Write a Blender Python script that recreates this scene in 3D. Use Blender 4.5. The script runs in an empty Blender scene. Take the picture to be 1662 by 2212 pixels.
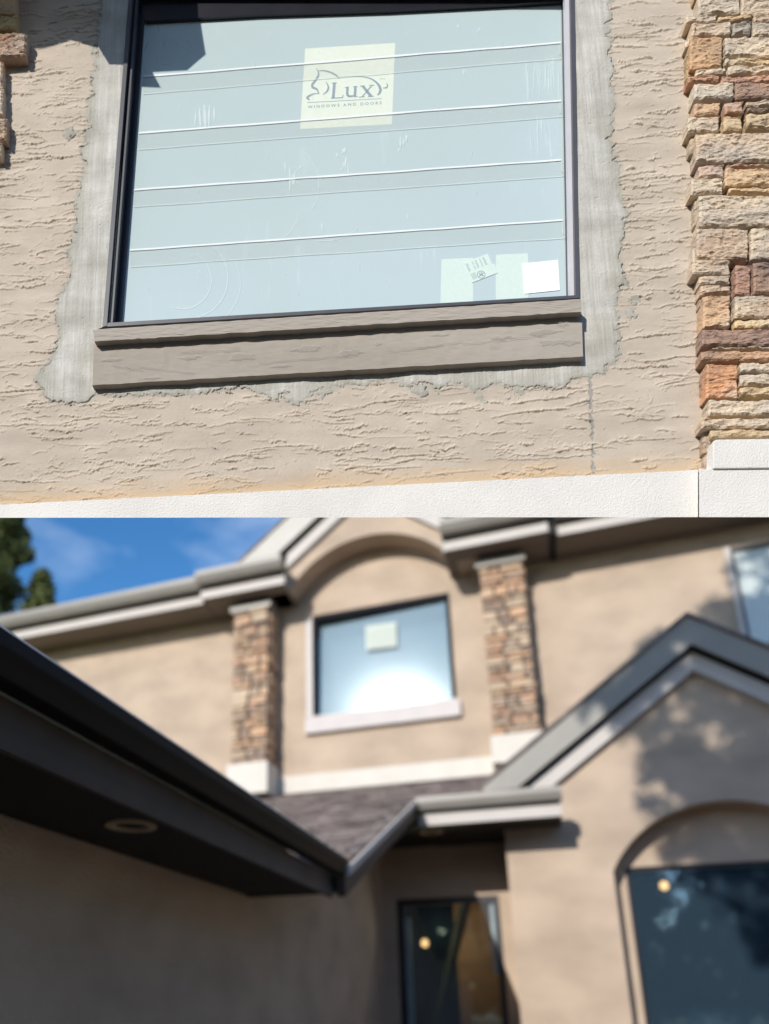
import bpy, bmesh, math, random
import numpy as np
from mathutils import Matrix, Vector, noise as mnoise
random.seed(7); rng = np.random.default_rng(5)
sc = bpy.context.scene
COL = sc.collection

# ------------------------------------------------------------------ camera, sky, sun, exposure
IMG_W, IMG_H, FOC, PPX, PPY = 1662.0, 2212.0, 1550.0, 630.0, 1685.0
PITCH, YAW = math.radians(16.7), math.radians(19.15)
CAM = np.array([0.0, 0.0, 1.6])
_F = np.array([-math.sin(YAW), math.cos(YAW), 0]); CX = np.array([math.cos(YAW), math.sin(YAW), 0]); _U = np.array([0, 0, 1.0])
CZ = _F*math.cos(PITCH) + _U*math.sin(PITCH); CY = _U*math.cos(PITCH) - _F*math.sin(PITCH)
NEAR = 1.6
cd = bpy.data.cameras.new('camera'); cam = bpy.data.objects.new('camera', cd); COL.objects.link(cam); sc.camera = cam
M4 = Matrix(((CX[0], CY[0], -CZ[0], 0), (CX[1], CY[1], -CZ[1], 0), (CX[2], CY[2], -CZ[2], 1.6), (0, 0, 0, 1)))
cam.matrix_world = M4
cd.sensor_fit = 'VERTICAL'; cd.sensor_height = 24.0; cd.sensor_width = 24.0
cd.lens = FOC/IMG_H*24.0
cd.shift_x = (IMG_W/2-PPX)/IMG_H; cd.shift_y = (PPY-IMG_H/2)/IMG_H
cd.clip_start = 0.05; cd.clip_end = 3000
cd.dof.use_dof = True; cd.dof.focus_distance = 1.56
APERTURE = 0.0185
cd.dof.aperture_fstop = cd.lens/1000/APERTURE
cd.dof.aperture_blades = 0

SUN_DIR = np.array([0.265, 1.0, -0.45])           # direction the light travels
SUN_DIR = SUN_DIR/np.linalg.norm(SUN_DIR)
SUN_EL = math.asin(-SUN_DIR[2])
w = bpy.data.worlds.new('World'); sc.world = w; w.use_nodes = True
nt = w.node_tree; nt.nodes.clear()
out = nt.nodes.new('ShaderNodeOutputWorld'); bg = nt.nodes.new('ShaderNodeBackground')
sky = nt.nodes.new('ShaderNodeTexSky'); sky.sky_type = 'NISHITA'; sky.sun_disc = False
sky.sun_elevation = SUN_EL
sky.sun_rotation = math.atan2(-SUN_DIR[0], -SUN_DIR[1])
sky.air_density = 1.0; sky.dust_density = 0.4; sky.ozone_density = 3.0
tc = nt.nodes.new('ShaderNodeTexCoord'); mp = nt.nodes.new('ShaderNodeMapping'); mp.inputs['Scale'].default_value = (1.0, 1.0, 2.2)
nz = nt.nodes.new('ShaderNodeTexNoise'); nz.inputs['Scale'].default_value = 5.2; nz.inputs['Detail'].default_value = 5.0; nz.inputs['Roughness'].default_value = 0.5
cr = nt.nodes.new('ShaderNodeValToRGB'); cr.color_ramp.elements[0].position = 0.47; cr.color_ramp.elements[1].position = 0.95
cr.color_ramp.elements[1].color = (0.5, 0.5, 0.5, 1)
mx = nt.nodes.new('ShaderNodeMixRGB'); mx.inputs['Color2'].default_value = (7.0, 7.6, 8.6, 1)
hs = nt.nodes.new('ShaderNodeHueSaturation'); hs.inputs['Saturation'].default_value = 1.25; hs.inputs['Value'].default_value = 1.15
L = nt.links.new
L(tc.outputs['Generated'], mp.inputs['Vector']); L(mp.outputs[0], nz.inputs['Vector']); L(nz.outputs['Fac'], cr.inputs['Fac'])
L(sky.outputs['Color'], hs.inputs['Color']); L(hs.outputs['Color'], mx.inputs['Color1']); L(cr.outputs['Color'], mx.inputs['Fac']); L(mx.outputs[0], bg.inputs['Color']); L(bg.outputs[0], out.inputs['Surface'])
bg.inputs['Strength'].default_value = 0.15
sd = bpy.data.lights.new('sun', 'SUN'); sun = bpy.data.objects.new('sun', sd); COL.objects.link(sun)
sd.energy = 3.9; sd.angle = math.radians(0.5); sd.color = (1.0, 0.95, 0.87)
sun.rotation_euler = Vector(SUN_DIR).to_track_quat('-Z', 'Y').to_euler()
sun.location = (-5, -15, 12)
sc.view_settings.view_transform = 'Standard'; sc.view_settings.look = 'None'
sc.view_settings.gamma = 1.0; sc.view_settings.exposure = 0.32; sc.view_settings.use_curve_mapping = False
try:
    sc.cycles.max_bounces = 6; sc.cycles.transparent_max_bounces = 12; sc.cycles.caustics_reflective = False; sc.cycles.caustics_refractive = False
except Exception: pass

# ------------------------------------------------------------------ helpers
def ray(u, v): return CX*((u-PPX)/FOC) - CY*((v-PPY)/FOC) + CZ
def onY(u, v, y): d = ray(u, v); return CAM + d*(y/d[1])

def mat(name, col, rough=0.8, var=0.12, scale=3.0, bump=0.0, bscale=60.0, metal=0.0, col2=None, spec=0.35, objcol=False, stretch=(1,1,1), detail=6.0, bdist=0.01):
    m = bpy.data.materials.new(name); m.use_nodes = True; t = m.node_tree; b = t.nodes['Principled BSDF']
    b.inputs['Roughness'].default_value = rough; b.inputs['Metallic'].default_value = metal
    b.inputs['Specular IOR Level'].default_value = spec
    co = t.nodes.new('ShaderNodeTexCoord'); mp = t.nodes.new('ShaderNodeMapping'); mp.inputs['Scale'].default_value = stretch
    t.links.new(co.outputs['Object'], mp.inputs['Vector'])
    n = t.nodes.new('ShaderNodeTexNoise'); n.inputs['Scale'].default_value = scale; n.inputs['Detail'].default_value = detail
    t.links.new(mp.outputs[0], n.inputs['Vector'])
    mixn = t.nodes.new('ShaderNodeMixRGB')
    rp = t.nodes.new('ShaderNodeValToRGB'); rp.color_ramp.elements[0].position = 0.3; rp.color_ramp.elements[1].position = 0.7
    t.links.new(n.outputs['Fac'], rp.inputs['Fac']); t.links.new(rp.outputs['Color'], mixn.inputs['Fac'])
    c1 = tuple(c*(1-var) for c in col); c2 = tuple(min(1, c*(1+var)) for c in (col2 or col))
    if objcol:
        oi = t.nodes.new('ShaderNodeObjectInfo')
        for nm, f in (('Color1', 1-var), ('Color2', 1+var)):
            mm = t.nodes.new('ShaderNodeMixRGB'); mm.blend_type = 'MULTIPLY'; mm.inputs['Fac'].default_value = 1
            t.links.new(oi.outputs['Color'], mm.inputs['Color1'])
            tint = (f, f*1.01, f*1.04, 1) if nm == 'Color1' else (f*1.06, f*.97, f*0.84, 1)
            mm.inputs['Color2'].default_value = tint
            t.links.new(mm.outputs[0], mixn.inputs[nm])
    else:
        mixn.inputs['Color1'].default_value = (*c1, 1); mixn.inputs['Color2'].default_value = (*c2, 1)
    if objcol:
        n7 = t.nodes.new('ShaderNodeTexNoise'); n7.inputs['Scale'].default_value = scale*.55; n7.inputs['Detail'].default_value = 4
        ob = t.nodes.new('ShaderNodeVectorMath'); ob.operation = 'ADD'; t.links.new(co.outputs['Object'], ob.inputs[0]); t.links.new(oi.outputs['Random'], ob.inputs[1])
        t.links.new(ob.outputs[0], n7.inputs['Vector'])
        r7 = t.nodes.new('ShaderNodeMapRange'); r7.inputs['From Min'].default_value = .52; r7.inputs['From Max'].default_value = .68; r7.inputs['To Max'].default_value = .45; t.links.new(n7.outputs['Fac'], r7.inputs['Value'])
        m7 = t.nodes.new('ShaderNodeMixRGB'); m7.inputs[2].default_value = (0.46, 0.29, 0.18, 1); t.links.new(mixn.outputs[0], m7.inputs[1]); t.links.new(r7.outputs[0], m7.inputs[0])
        m8 = t.nodes.new('ShaderNodeMixRGB'); m8.inputs[2].default_value = (0.60, 0.54, 0.45, 1); r8 = t.nodes.new('ShaderNodeMapRange'); r8.inputs['From Min'].default_value = .46; r8.inputs['From Max'].default_value = .32; r8.inputs['To Max'].default_value = .5
        t.links.new(n7.outputs['Fac'], r8.inputs['Value']); t.links.new(m7.outputs[0], m8.inputs[1]); t.links.new(r8.outputs[0], m8.inputs[0]); mixn = m8
    t.links.new(mixn.outputs[0], b.inputs['Base Color'])
    if bump:
        n2 = t.nodes.new('ShaderNodeTexNoise'); n2.inputs['Scale'].default_value = bscale; n2.inputs['Detail'].default_value = 5
        t.links.new(mp.outputs[0], n2.inputs['Vector'])
        bp = t.nodes.new('ShaderNodeBump'); bp.inputs['Strength'].default_value = bump; bp.inputs['Distance'].default_value = bdist
        t.links.new(n2.outputs['Fac'], bp.inputs['Height']); t.links.new(bp.outputs[0], b.inputs['Normal'])
    return m

def mesh_obj(name, verts, faces, m=None, parent=None, smooth=False, label=None):
    me = bpy.data.meshes.new(name); me.from_pydata([tuple(map(float, v)) for v in verts], [], faces); me.update()
    bm = bmesh.new(); bm.from_mesh(me); bmesh.ops.recalc_face_normals(bm, faces=bm.faces); bm.to_mesh(me); bm.free()
    if m: me.materials.append(m)
    if smooth: me.polygons.foreach_set('use_smooth', [True]*len(me.polygons))
    o = bpy.data.objects.new(name, me); COL.objects.link(o)
    if parent: o.parent = parent
    if label: o['label'] = label
    return o

class MB:
    def __init__(s): s.v = []; s.f = []
    def quad(s, *p):
        k = len(s.v); s.v += [tuple(q) for q in p]; s.f.append(tuple(range(k, k+len(p)))); return s
    def box(s, x0, x1, y0, y1, z0, z1):
        k = len(s.v)
        s.v += [(x, y, z) for x in (x0, x1) for y in (y0, y1) for z in (z0, z1)]
        for f in ((0,1,3,2),(4,6,7,5),(0,4,5,1),(2,3,7,6),(0,2,6,4),(1,5,7,3)): s.f.append(tuple(k+i for i in f))
        return s
    def prism(s, front, back):
        n = len(front); k = len(s.v); s.v += [tuple(p) for p in front] + [tuple(p) for p in back]
        s.f.append(tuple(k+i for i in range(n))); s.f.append(tuple(k+n+i for i in reversed(range(n))))
        for i in range(n):
            j = (i+1) % n; s.f.append((k+i, k+n+i, k+n+j, k+j))
        return s
    def ext(s, pts, vec):
        return s.prism(pts, [tuple(np.array(p)+np.array(vec)) for p in pts])
    def cyl(s, p0, p1, r, n=16, r1=None):
        p0 = np.array(p0, float); p1 = np.array(p1, float); d = p1-p0; d /= np.linalg.norm(d)
        a = np.cross(d, [0.3, 0.5, 0.81]); a /= np.linalg.norm(a); b = np.cross(d, a); r1 = r if r1 is None else r1
        f = [p0+r*(a*math.cos(t)+b*math.sin(t)) for t in np.linspace(0, 2*math.pi, n, endpoint=False)]
        g = [p1+r1*(a*math.cos(t)+b*math.sin(t)) for t in np.linspace(0, 2*math.pi, n, endpoint=False)]
        return s.prism(f, g)
    def build(s, name, m, parent=None, smooth=False, label=None, bevel=0):
        o = mesh_obj(name, s.v, s.f, m, parent, smooth, label)
        if bevel:
            md = o.modifiers.new('bevel', 'BEVEL'); md.width = bevel; md.segments = 2; md.limit_method = 'ANGLE'
        return o

def empty(name, loc, label, cat, group=None):
    o = bpy.data.objects.new(name, None); COL.objects.link(o); o.location = loc
    o['label'] = label; o['category'] = cat
    if group: o['group'] = group
    return o
def sub(name, parent):
    o = bpy.data.objects.new(name, None); COL.objects.link(o); o.parent = parent; return o

# ------------------------------------------------------------------ materials
STUCCO = mat('sand_stucco', (0.50, 0.405, 0.315), 0.9, 0.07, 2.2, 0.6, 90, col2=(0.50, 0.41, 0.325))
STUCCO_FAR = mat('far_stucco', (0.45, 0.352, 0.27), 0.92, 0.12, 1.3, 1.0, 40, col2=(0.475, 0.372, 0.285), stretch=(1, 1, 1.6), bdist=0.02)
TRIM_WHITE = mat('white_trim_render', (0.70, 0.675, 0.64), 0.9, 0.07, 7, 0.5, 300, bdist=0.004)
TRIM_FAR = mat('far_white_render', (0.58, 0.545, 0.49), 0.9, 0.05, 3, 0.3, 40)
GREY_METAL = mat('grey_gutter_paint', (0.235, 0.22, 0.195), 0.45, 0.06, 4, spec=0.5)
PALE_GREY = mat('pale_grey_board', (0.46, 0.44, 0.40), 0.6, 0.05, 3)
GREY_FASCIA = mat('grey_fascia_board', (0.285, 0.27, 0.245), 0.6, 0.06, 3)
PALE_TRIM = mat('pale_trim_board', (0.47, 0.435, 0.41), 0.6, 0.04, 3)
DARK_BROWN = mat('dark_brown_gutter', (0.013, 0.010, 0.008), 0.6, 0.15, 4, spec=0.2)
DARK_FASCIA = mat('brown_fascia', (0.075, 0.056, 0.045), 0.7, 0.15, 4)
SOFFIT = mat('taupe_soffit', (0.22, 0.18, 0.145), 0.7, 0.06, 2)
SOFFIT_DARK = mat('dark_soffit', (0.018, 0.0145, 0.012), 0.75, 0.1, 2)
SHINGLE = mat('asphalt_shingle', (0.17, 0.142, 0.13), 0.95, 0.38, 7, 0.5, 80, col2=(0.215, 0.175, 0.16), stretch=(0.4, 1, 1))
BLACK_FRAME = mat('black_window_frame', (0.012, 0.012, 0.018), 0.3, 0.2, 20, spec=0.5)
GRAPHITE = mat('graphite_frame_edge', (0.07, 0.07, 0.078), 0.4, 0.1, 20, spec=0.5)
JAMB_LIT = mat('lit_look_jamb', (0.55, 0.54, 0.58), 0.4, 0.04, 20)  # sunlit tone put into the colour; the frame itself is dark
SILL_M = mat('taupe_sill_render', (0.355, 0.312, 0.26), 0.85, 0.13, 4, 0.3, 90, stretch=(0.35, 0.35, 1.3), col2=(0.34, 0.305, 0.265), bdist=0.003)
SILL_FAR = mat('pale_sill', (0.53, 0.49, 0.475), 0.8, 0.04, 3)
CONCRETE = mat('driveway_concrete', (0.36, 0.275, 0.195), 0.9, 0.1, 1.2, 0.3, 30)
GRASS = mat('lawn_grass', (0.06, 0.10, 0.03), 0.95, 0.3, 3, 0.5, 40)
STONE = mat('ledge_stone', (0.4, 0.3, 0.2), 0.92, 0.22, 11, 1.0, 110, detail=9.0, objcol=True, stretch=(0.7, 0.7, 1.6), bdist=0.006)
STONE_FAR = mat('far_ledge_stone', (0.4, 0.3, 0.2), 0.9, 0.16, 5, 0.6, 25, objcol=True)
MORTAR_DARK = mat('dark_stone_joint', (0.12, 0.095, 0.075), 0.95, 0.25, 30, 0.5, 80)
BARK = mat('bark', (0.10, 0.075, 0.055), 0.95, 0.3, 8, 0.8, 30)
LEAF = mat('leaf_green', (0.055, 0.085, 0.025), 0.7, 0.5, 1.3, col2=(0.10, 0.115, 0.03))
LEAF_DARK = mat('dark_needles', (0.02, 0.035, 0.016), 0.8, 0.4, 1.2, col2=(0.035, 0.05, 0.02))
WOOD_IN = mat('warm_wood_panel', (0.40, 0.20, 0.08), 0.5, 0.2, 1.5, stretch=(1, 1, 6))
ROOM = mat('dark_room', (0.03, 0.04, 0.05), 0.9)

def dust_haze_glass(name, dust_haze, dust_haze_fac, rough, gloss, tint=(0.9, 0.96, 0.97), smudge=0.12, fres=0.12, cloudy=0.5, streak=(1, 1, 0.12)):
    m = bpy.data.materials.new(name); m.use_nodes = True; t = m.node_tree; t.nodes.clear()
    N = t.nodes.new; K = t.links.new
    o = N('ShaderNodeOutputMaterial'); tr = N('ShaderNodeBsdfTransparent'); tr.inputs[0].default_value = (*tint, 1)
    di = N('ShaderNodeBsdfDiffuse'); di.inputs[0].default_value = (*dust_haze, 1)
    gl = N('ShaderNodeBsdfGlossy'); gl.inputs['Roughness'].default_value = rough; gl.inputs[0].default_value = (gloss*.82, gloss*.93, gloss, 1)
    co = N('ShaderNodeTexCoord'); mp = N('ShaderNodeMapping'); mp.inputs['Scale'].default_value = streak
    n = N('ShaderNodeTexNoise'); n.inputs['Scale'].default_value = 34; n.inputs['Detail'].default_value = 6; n.inputs['Roughness'].default_value = 0.62
    n2 = N('ShaderNodeTexNoise'); n2.inputs['Scale'].default_value = 2.6; n2.inputs['Detail'].default_value = 4
    K(co.outputs['Object'], mp.inputs[0]); K(mp.outputs[0], n.inputs['Vector']); K(co.outputs['Object'], n2.inputs['Vector'])
    r = N('ShaderNodeValToRGB'); r.color_ramp.elements[0].position = 0.60; r.color_ramp.elements[1].position = 0.82
    K(n.outputs['Fac'], r.inputs[0])
    r2 = N('ShaderNodeValToRGB'); r2.color_ramp.elements[0].position = 0.44; r2.color_ramp.elements[1].position = 0.66
    K(n2.outputs['Fac'], r2.inputs[0])
    mu = N('ShaderNodeMath'); mu.operation = 'MULTIPLY'; K(r.outputs[0], mu.inputs[0]); K(r2.outputs[0], mu.inputs[1])
    ma = N('ShaderNodeMath'); ma.operation = 'MULTIPLY_ADD'; ma.inputs[1].default_value = smudge; ma.inputs[2].default_value = dust_haze_fac; K(mu.outputs[0], ma.inputs[0])
    mc = N('ShaderNodeMath'); mc.operation = 'MULTIPLY_ADD'; mc.inputs[1].default_value = 0.10*cloudy; mc.use_clamp = True
    K(n2.outputs['Fac'], mc.inputs[0]); K(ma.outputs[0], mc.inputs[2])
    m1 = N('ShaderNodeMixShader'); K(mc.outputs[0], m1.inputs[0]); K(tr.outputs[0], m1.inputs[1]); K(di.outputs[0], m1.inputs[2])
    lw = N('ShaderNodeFresnel'); lw.inputs[0].default_value = 1.5
    mf = N('ShaderNodeMath'); mf.operation = 'ADD'; mf.inputs[1].default_value = fres; mf.use_clamp = True; K(lw.outputs[0], mf.inputs[0])
    m2 = N('ShaderNodeMixShader'); K(mf.outputs[0], m2.inputs[0]); K(m1.outputs[0], m2.inputs[1]); K(gl.outputs[0], m2.inputs[2])
    K(m2.outputs[0], o.inputs[0]); return m

GLASS_NEAR = dust_haze_glass('film_covered_glass', (0.56, 0.67, 0.685), 0.80, 0.12, 0.9, fres=0.0, smudge=0.2, cloudy=0.8)
GLASS_UP = dust_haze_glass('sun_struck_glass', (0.26, 0.37, 0.45), 0.42, 0.10, 0.95, fres=0.005, smudge=0.1)
GLASS_SIDE = dust_haze_glass('upper_side_glass', (0.62, 0.67, 0.62), 0.84, 0.1, 0.9, fres=0.05)  # pale green diffuse layer stands in for the tree reflected in this pane
GLASS_DARK = dust_haze_glass('clear_house_glass', (0.16, 0.26, 0.36), 0.10, 0.03, 0.95, tint=(0.6, 0.75, 0.85), fres=0.07, smudge=0.04, cloudy=0.1)  # blue diffuse layer put in for bluish reflections and haze

def label_mat(name, col, fac):
    m = bpy.data.materials.new(name); m.use_nodes = True; t = m.node_tree; t.nodes.clear()
    o = t.nodes.new('ShaderNodeOutputMaterial'); a = t.nodes.new('ShaderNodeBsdfTransparent'); d = t.nodes.new('ShaderNodeBsdfDiffuse')
    n = t.nodes.new('ShaderNodeTexNoise'); n.inputs['Scale'].default_value = 14
    mm = t.nodes.new('ShaderNodeMixRGB'); mm.inputs[1].default_value = (*[c*0.95 for c in col], 1); mm.inputs[2].default_value = (*[min(1, c*1.05) for c in col], 1)
    t.links.new(n.outputs['Fac'], mm.inputs[0]); t.links.new(mm.outputs[0], d.inputs[0])
    x = t.nodes.new('ShaderNodeMixShader'); x.inputs[0].default_value = fac
    t.links.new(a.outputs[0], x.inputs[1]); t.links.new(d.outputs[0], x.inputs[2]); t.links.new(x.outputs[0], o.inputs[0]); return m

# ------------------------------------------------------------------ ground
def sheet(name, x0, x1, y0, y1, z, m):
    o = mesh_obj(name, [(x0, y0, z), (x1, y0, z), (x1, y1, z), (x0, y1, z)], [(0, 1, 2, 3)], m); o['kind'] = 'structure'; return o
sheet('ground', -600, 600, -600, 600, -0.01, GRASS)
sheet('driveway', -3.5, 11.4, -18, 10.08, -0.004, CONCRETE)

# ================================================================== 1. THE NEAR WALL WITH THE LARGE PICTURE WINDOW
hd = CX*27390 + CY*671 - CZ*1550; hd /= np.linalg.norm(hd)
vd = CX*322 + CY*10199 + CZ*1550; vd /= np.linalg.norm(vd)
NN = np.cross(hd, vd); NN /= np.linalg.norm(NN)          # wall normal, towards the viewer
A_ = hd; B_ = np.cross(NN, A_)
P0 = CAM + ray(740, 560)*NEAR
def WP(u, v, h=0.0):
    d = ray(u, v); return CAM + d*(((P0 + NN*h - CAM) @ NN)/(d @ NN))
def ab(p): q = np.array(p)-P0; return q @ A_, q @ B_
def fromab(a, b, h=0.0): return P0 + A_*a + B_*b + NN*h
def proj_arr(P):
    d = P-CAM; z = d @ CZ; return PPX + FOC*(d @ CX)/z, PPY - FOC*(d @ CY)/z
def pixpoly(pts, h): return [WP(u, v, h) for u, v in pts]
def slab(name, pts, h0, h1, m, parent, label=None, bevel=0, samepix=False):
    fr = pixpoly(pts, h1); bk = pixpoly(pts, h0) if samepix else [p-NN*(h1-h0) for p in fr]
    return MB().prism(fr, bk).build(name, m, parent, label=label, bevel=bevel)

near = empty('stucco_house_wall', (0, 0, 0), 'close sunlit tan stucco wall with a large picture window and grey mortar patches round it', 'wall')

def inpoly(U, V, poly):
    r = np.zeros(U.shape, bool); n = len(poly)
    for i in range(n):
        x0, y0 = poly[i]; x1, y1 = poly[(i+1) % n]
        if y0 == y1: continue
        c = ((y0 > V) != (y1 > V)) & (U < (x1-x0)*(V-y0)/(y1-y0)+x0); r ^= c
    return r
def gfield(shape, la, lb, seed, beta=0.0):
    """smooth random field; la, lb are correlation lengths in cells (rows b, columns a)"""
    g = np.random.default_rng(seed); n = g.standard_normal(shape); F = np.fft.rfft2(n)
    fb = np.fft.fftfreq(shape[0])[:, None]; fa = np.fft.rfftfreq(shape[1])[None, :]
    k2 = (fa*la)**2 + (fb*lb)**2
    if beta: F *= 1/(1+(k2*6)**(beta/2))
    else: F *= np.exp(-k2*4)
    f = np.fft.irfft2(F, s=shape); f -= f.mean(); return f/f.std()

patch = [(218,-40),(218,33),(210,75),(209,106),(204,154),(201,193),(193,231),(193,266),(186,298),(174,330),(183,356),(180,394),(167,423),(161,458),(167,484),(151,532),(145,558),
 (158,575),(148,608),(122,640),(119,675),(132,710),(122,748),(110,783),(87,803),(91,838),(103,866),(138,870),(180,876),(202,852),(280,852),(400,856),(470,845),(540,838),(560,850),(590,868),(620,846),(655,868),(690,838),(790,832),(830,822),(850,824),(870,838),
 (905,826),(925,822),(945,848),(960,828),(1000,832),(1025,850),(1060,828),(1089,826),(1102,838),(1150,836),(1192,844),(1227,831),(1240,814),(1285,814),(1309,804),(1337,769),(1337,738),(1335,686),(1334,634),(1354,603),(1340,583),(1344,530),
 (1354,472),(1341,434),(1334,372),(1327,320),(1327,251),(1323,165),(1320,78),(1316,33),(1316,-40)]
blobs = [(1372,646,13,9),(1363,677,9,10),(640,862,26,12),(700,850,16,8),(1040,862,10,8),(150,290,14,14),(200,110,7,9),(86,820,8,14),(905,845,18,12),(1120,850,12,6),(60,1,1,1)]
Lx = lambda v: 222+(705-v)*0.0791
Rx = lambda v: 1253-(642-v)*0.0175
win_out = [(Lx(-120), -120), (Rx(-120), -120), (1253, 643), (222, 706)]
sill_out = [(201, 712), (1256, 645), (1262, 780), (200, 838)]

DA = DB = 0.00145
a0, b0 = ab(WP(-25, 1112)); a0 = min(a0, ab(WP(-25, -30))[0]); a1 = max(ab(WP(1545, -30))[0], ab(WP(1545, 1090))[0]); b0 = ab(WP(1545, 1045))[1]-0.07; b1 = ab(WP(-25, -30))[1]+0.01
na, nb = int((a1-a0)/DA)+1, int((b1-b0)/DB)+1
aa = a0+np.arange(na)*DA; bb = b0+np.arange(nb)*DB
AG, BG = np.meshgrid(aa, bb)
PG = P0[None, None]+AG[..., None]*A_+BG[..., None]*B_
UG, VG = proj_arr(PG)
S = AG.shape
def gblur(f, cells_):
    F = np.fft.rfft2(f.astype(float)); fb = np.fft.fftfreq(f.shape[0])[:, None]; fa = np.fft.rfftfreq(f.shape[1])[None, :]
    return np.fft.irfft2(F*np.exp(-2*(math.pi*cells_)**2*(fa*fa+fb*fb)), s=f.shape)
jag = gfield(S, 12, 6, 1)*4.2 + gfield(S, 2.6, 2.2, 2)*1.3
jag2 = gfield(S, 5, 5, 3)*3.0 + gfield(S, 2, 2, 4)*1.8
onpatch = inpoly(UG+jag, VG+jag2, patch)
for (bx, by, rx, ry) in blobs: onpatch |= ((UG+jag-bx)/rx)**2+((VG+jag2-by)/ry)**2 < 1
crack = (np.abs(UG-(1275+(VG-815)*0.035)-gfield(S, 6, 6, 9)*1.2) < 3.0+gfield(S, 4, 4, 10)*1.3) & (VG > 815) & (VG < 1024) & (gfield(S, 5, 9, 11) > -1.3)
# trowelled relief: ragged steps that drop on their lower side
#; mid = gfield(S, 13, 5, 22); fine = gfield(S, 3.2, 2.2, 23); vfine = gfield(S, 1.6, 1.3, 24)
ledge = np.zeros(S)
rs = np.random.default_rng(77)
def add_ledge(ca, cb, length, amp_, up, jagk, slope):
    n = int(length/DA)
    if n < 3: return
    i0 = int((ca-a0)/DA); t = np.arange(n)
    def walk(step, k):
        w_ = np.cumsum(rs.standard_normal(n+k)); w_ = np.convolve(w_, np.ones(k)/k, 'valid')[:n]; return (w_-w_[0])*step
    y = cb + slope*t*DA + walk(0.00055*jagk, 9) + walk(0.00034*jagk, 3) + 0.0011*jagk*np.convolve(rs.standard_normal(n+2), np.ones(3)/3, 'valid')
    y = cb + (y-cb)*np.exp(-np.abs(y-cb)/0.030)
    env = np.sin(np.pi*np.clip((t+.5)/n, 0, 1))**0.35*(0.55+0.6*np.abs(np.convolve(rs.standard_normal(n+6), np.ones(7)/7, 'valid'))*1.6)
    env = np.clip(env, 0, 1.25)
    cols = i0+t; ok = (cols >= 0) & (cols < S[1]); cols = cols[ok]; y = y[ok]; env = env[ok]
    R = int(up*4/DB)+2
    j0 = np.floor((y-b0)/DB).astype(int)
    for d in range(0, R):
        rows = j0+d; m_ = (rows >= 0) & (rows < S[0]); hh = amp_*env[m_]*math.exp(-((d*DB)/up)**1.2)
        np.maximum.at(ledge, (rows[m_], cols[m_]), hh)
W_A, W_B = a1-a0, b1-b0
dens = gfield(S, 30, 22, 61)
for _ in range(4200):
    ca, cb = a0+rs.uniform(-.05, 1)*W_A, b0+rs.uniform(0, 1)*W_B
    if dens[min(S[0]-1, int((cb-b0)/DB)), min(S[1]-1, max(0, int((ca-a0)/DA)))] < rs.normal(-.7, .7): continue
    L_ = rs.choice([rs.uniform(.012, .04), rs.uniform(.03, .08), rs.uniform(.07, .17)], p=[.45, .38, .17])
    add_ledge(ca, cb, L_, rs.uniform(.0014, .0040), rs.uniform(.0014, .0045), rs.uniform(.8, 2.3), rs.normal(0.03, .16))
for _ in range(9000):
    ca, cb = a0+rs.uniform(0, 1)*W_A, b0+rs.uniform(0, 1)*W_B
    ii, jj = min(S[1]-1, int((ca-a0)/DA)), min(S[0]-1, int((cb-b0)/DB))
    if dens[jj, ii] < rs.normal(0, .8): continue
    add_ledge(ca, cb, rs.uniform(.005, .014), rs.uniform(.0007, .0017), rs.uniform(.001, .003), 2.0, rs.normal(0, .5))
pits = np.clip(gfield(S, 1.8, 1.3, 35)-1.95, 0, 0.8)*np.clip(0.3+gfield(S, 18, 12, 36), 0, 1.4)
vfine = gfield(S, 1.6, 1.3, 24)
hst = ledge - 0.0015*pits + 0.00022*gfield(S, 26, 20, 37) + 0.00007*vfine
brush = gfield(S, 1.3, 60, 41)
hpa = 0.0012 + 0.00016*brush + 0.0008*gfield(S, 30, 30, 42) + 0.00012*vfine - 0.0010*np.clip(gfield(S, 3, 2, 43)-2.0, 0, 1)
HG = np.where(onpatch, hpa, hst)
edge = np.zeros(S, bool); edge[1:, :] |= onpatch[1:, :] != onpatch[:-1, :]; edge[:, 1:] |= onpatch[:, 1:] != onpatch[:, :-1]
soft = gblur(onpatch, 7.0)
edge &= gfield(S, 8, 8, 51) > -0.1
HG = np.where(edge, -0.0010, HG)
HG = np.where(crack & ~onpatch, -0.0006+0.0004*vfine, HG)
PG = PG + HG[..., None]*NN
hole = inpoly(UG, VG, [(Lx(-120)+6, -120), (Rx(-120)-6, -120), (1248, 650), (1254, 776), (206, 832), (206, 716), (Lx(700)+6, 706)])
hole |= (VG > np.interp(UG, [-60, 1510], [1096, 1021])) & (UG < 1512)
hole |= (UG > 1506+0.02*(VG-500)*(VG > 500)) & (VG > 1021)
hole |= UG > 1545
idx = np.arange(S[0]*S[1]).reshape(S)
def cells(sel):
    f = np.stack([idx[:-1, :-1][sel], idx[:-1, 1:][sel], idx[1:, 1:][sel], idx[1:, :-1][sel]], 1); return f
hc = hole[:-1, :-1] | hole[1:, 1:] | hole[:-1, 1:] | hole[1:, :-1]
pc = onpatch[:-1, :-1]
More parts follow.
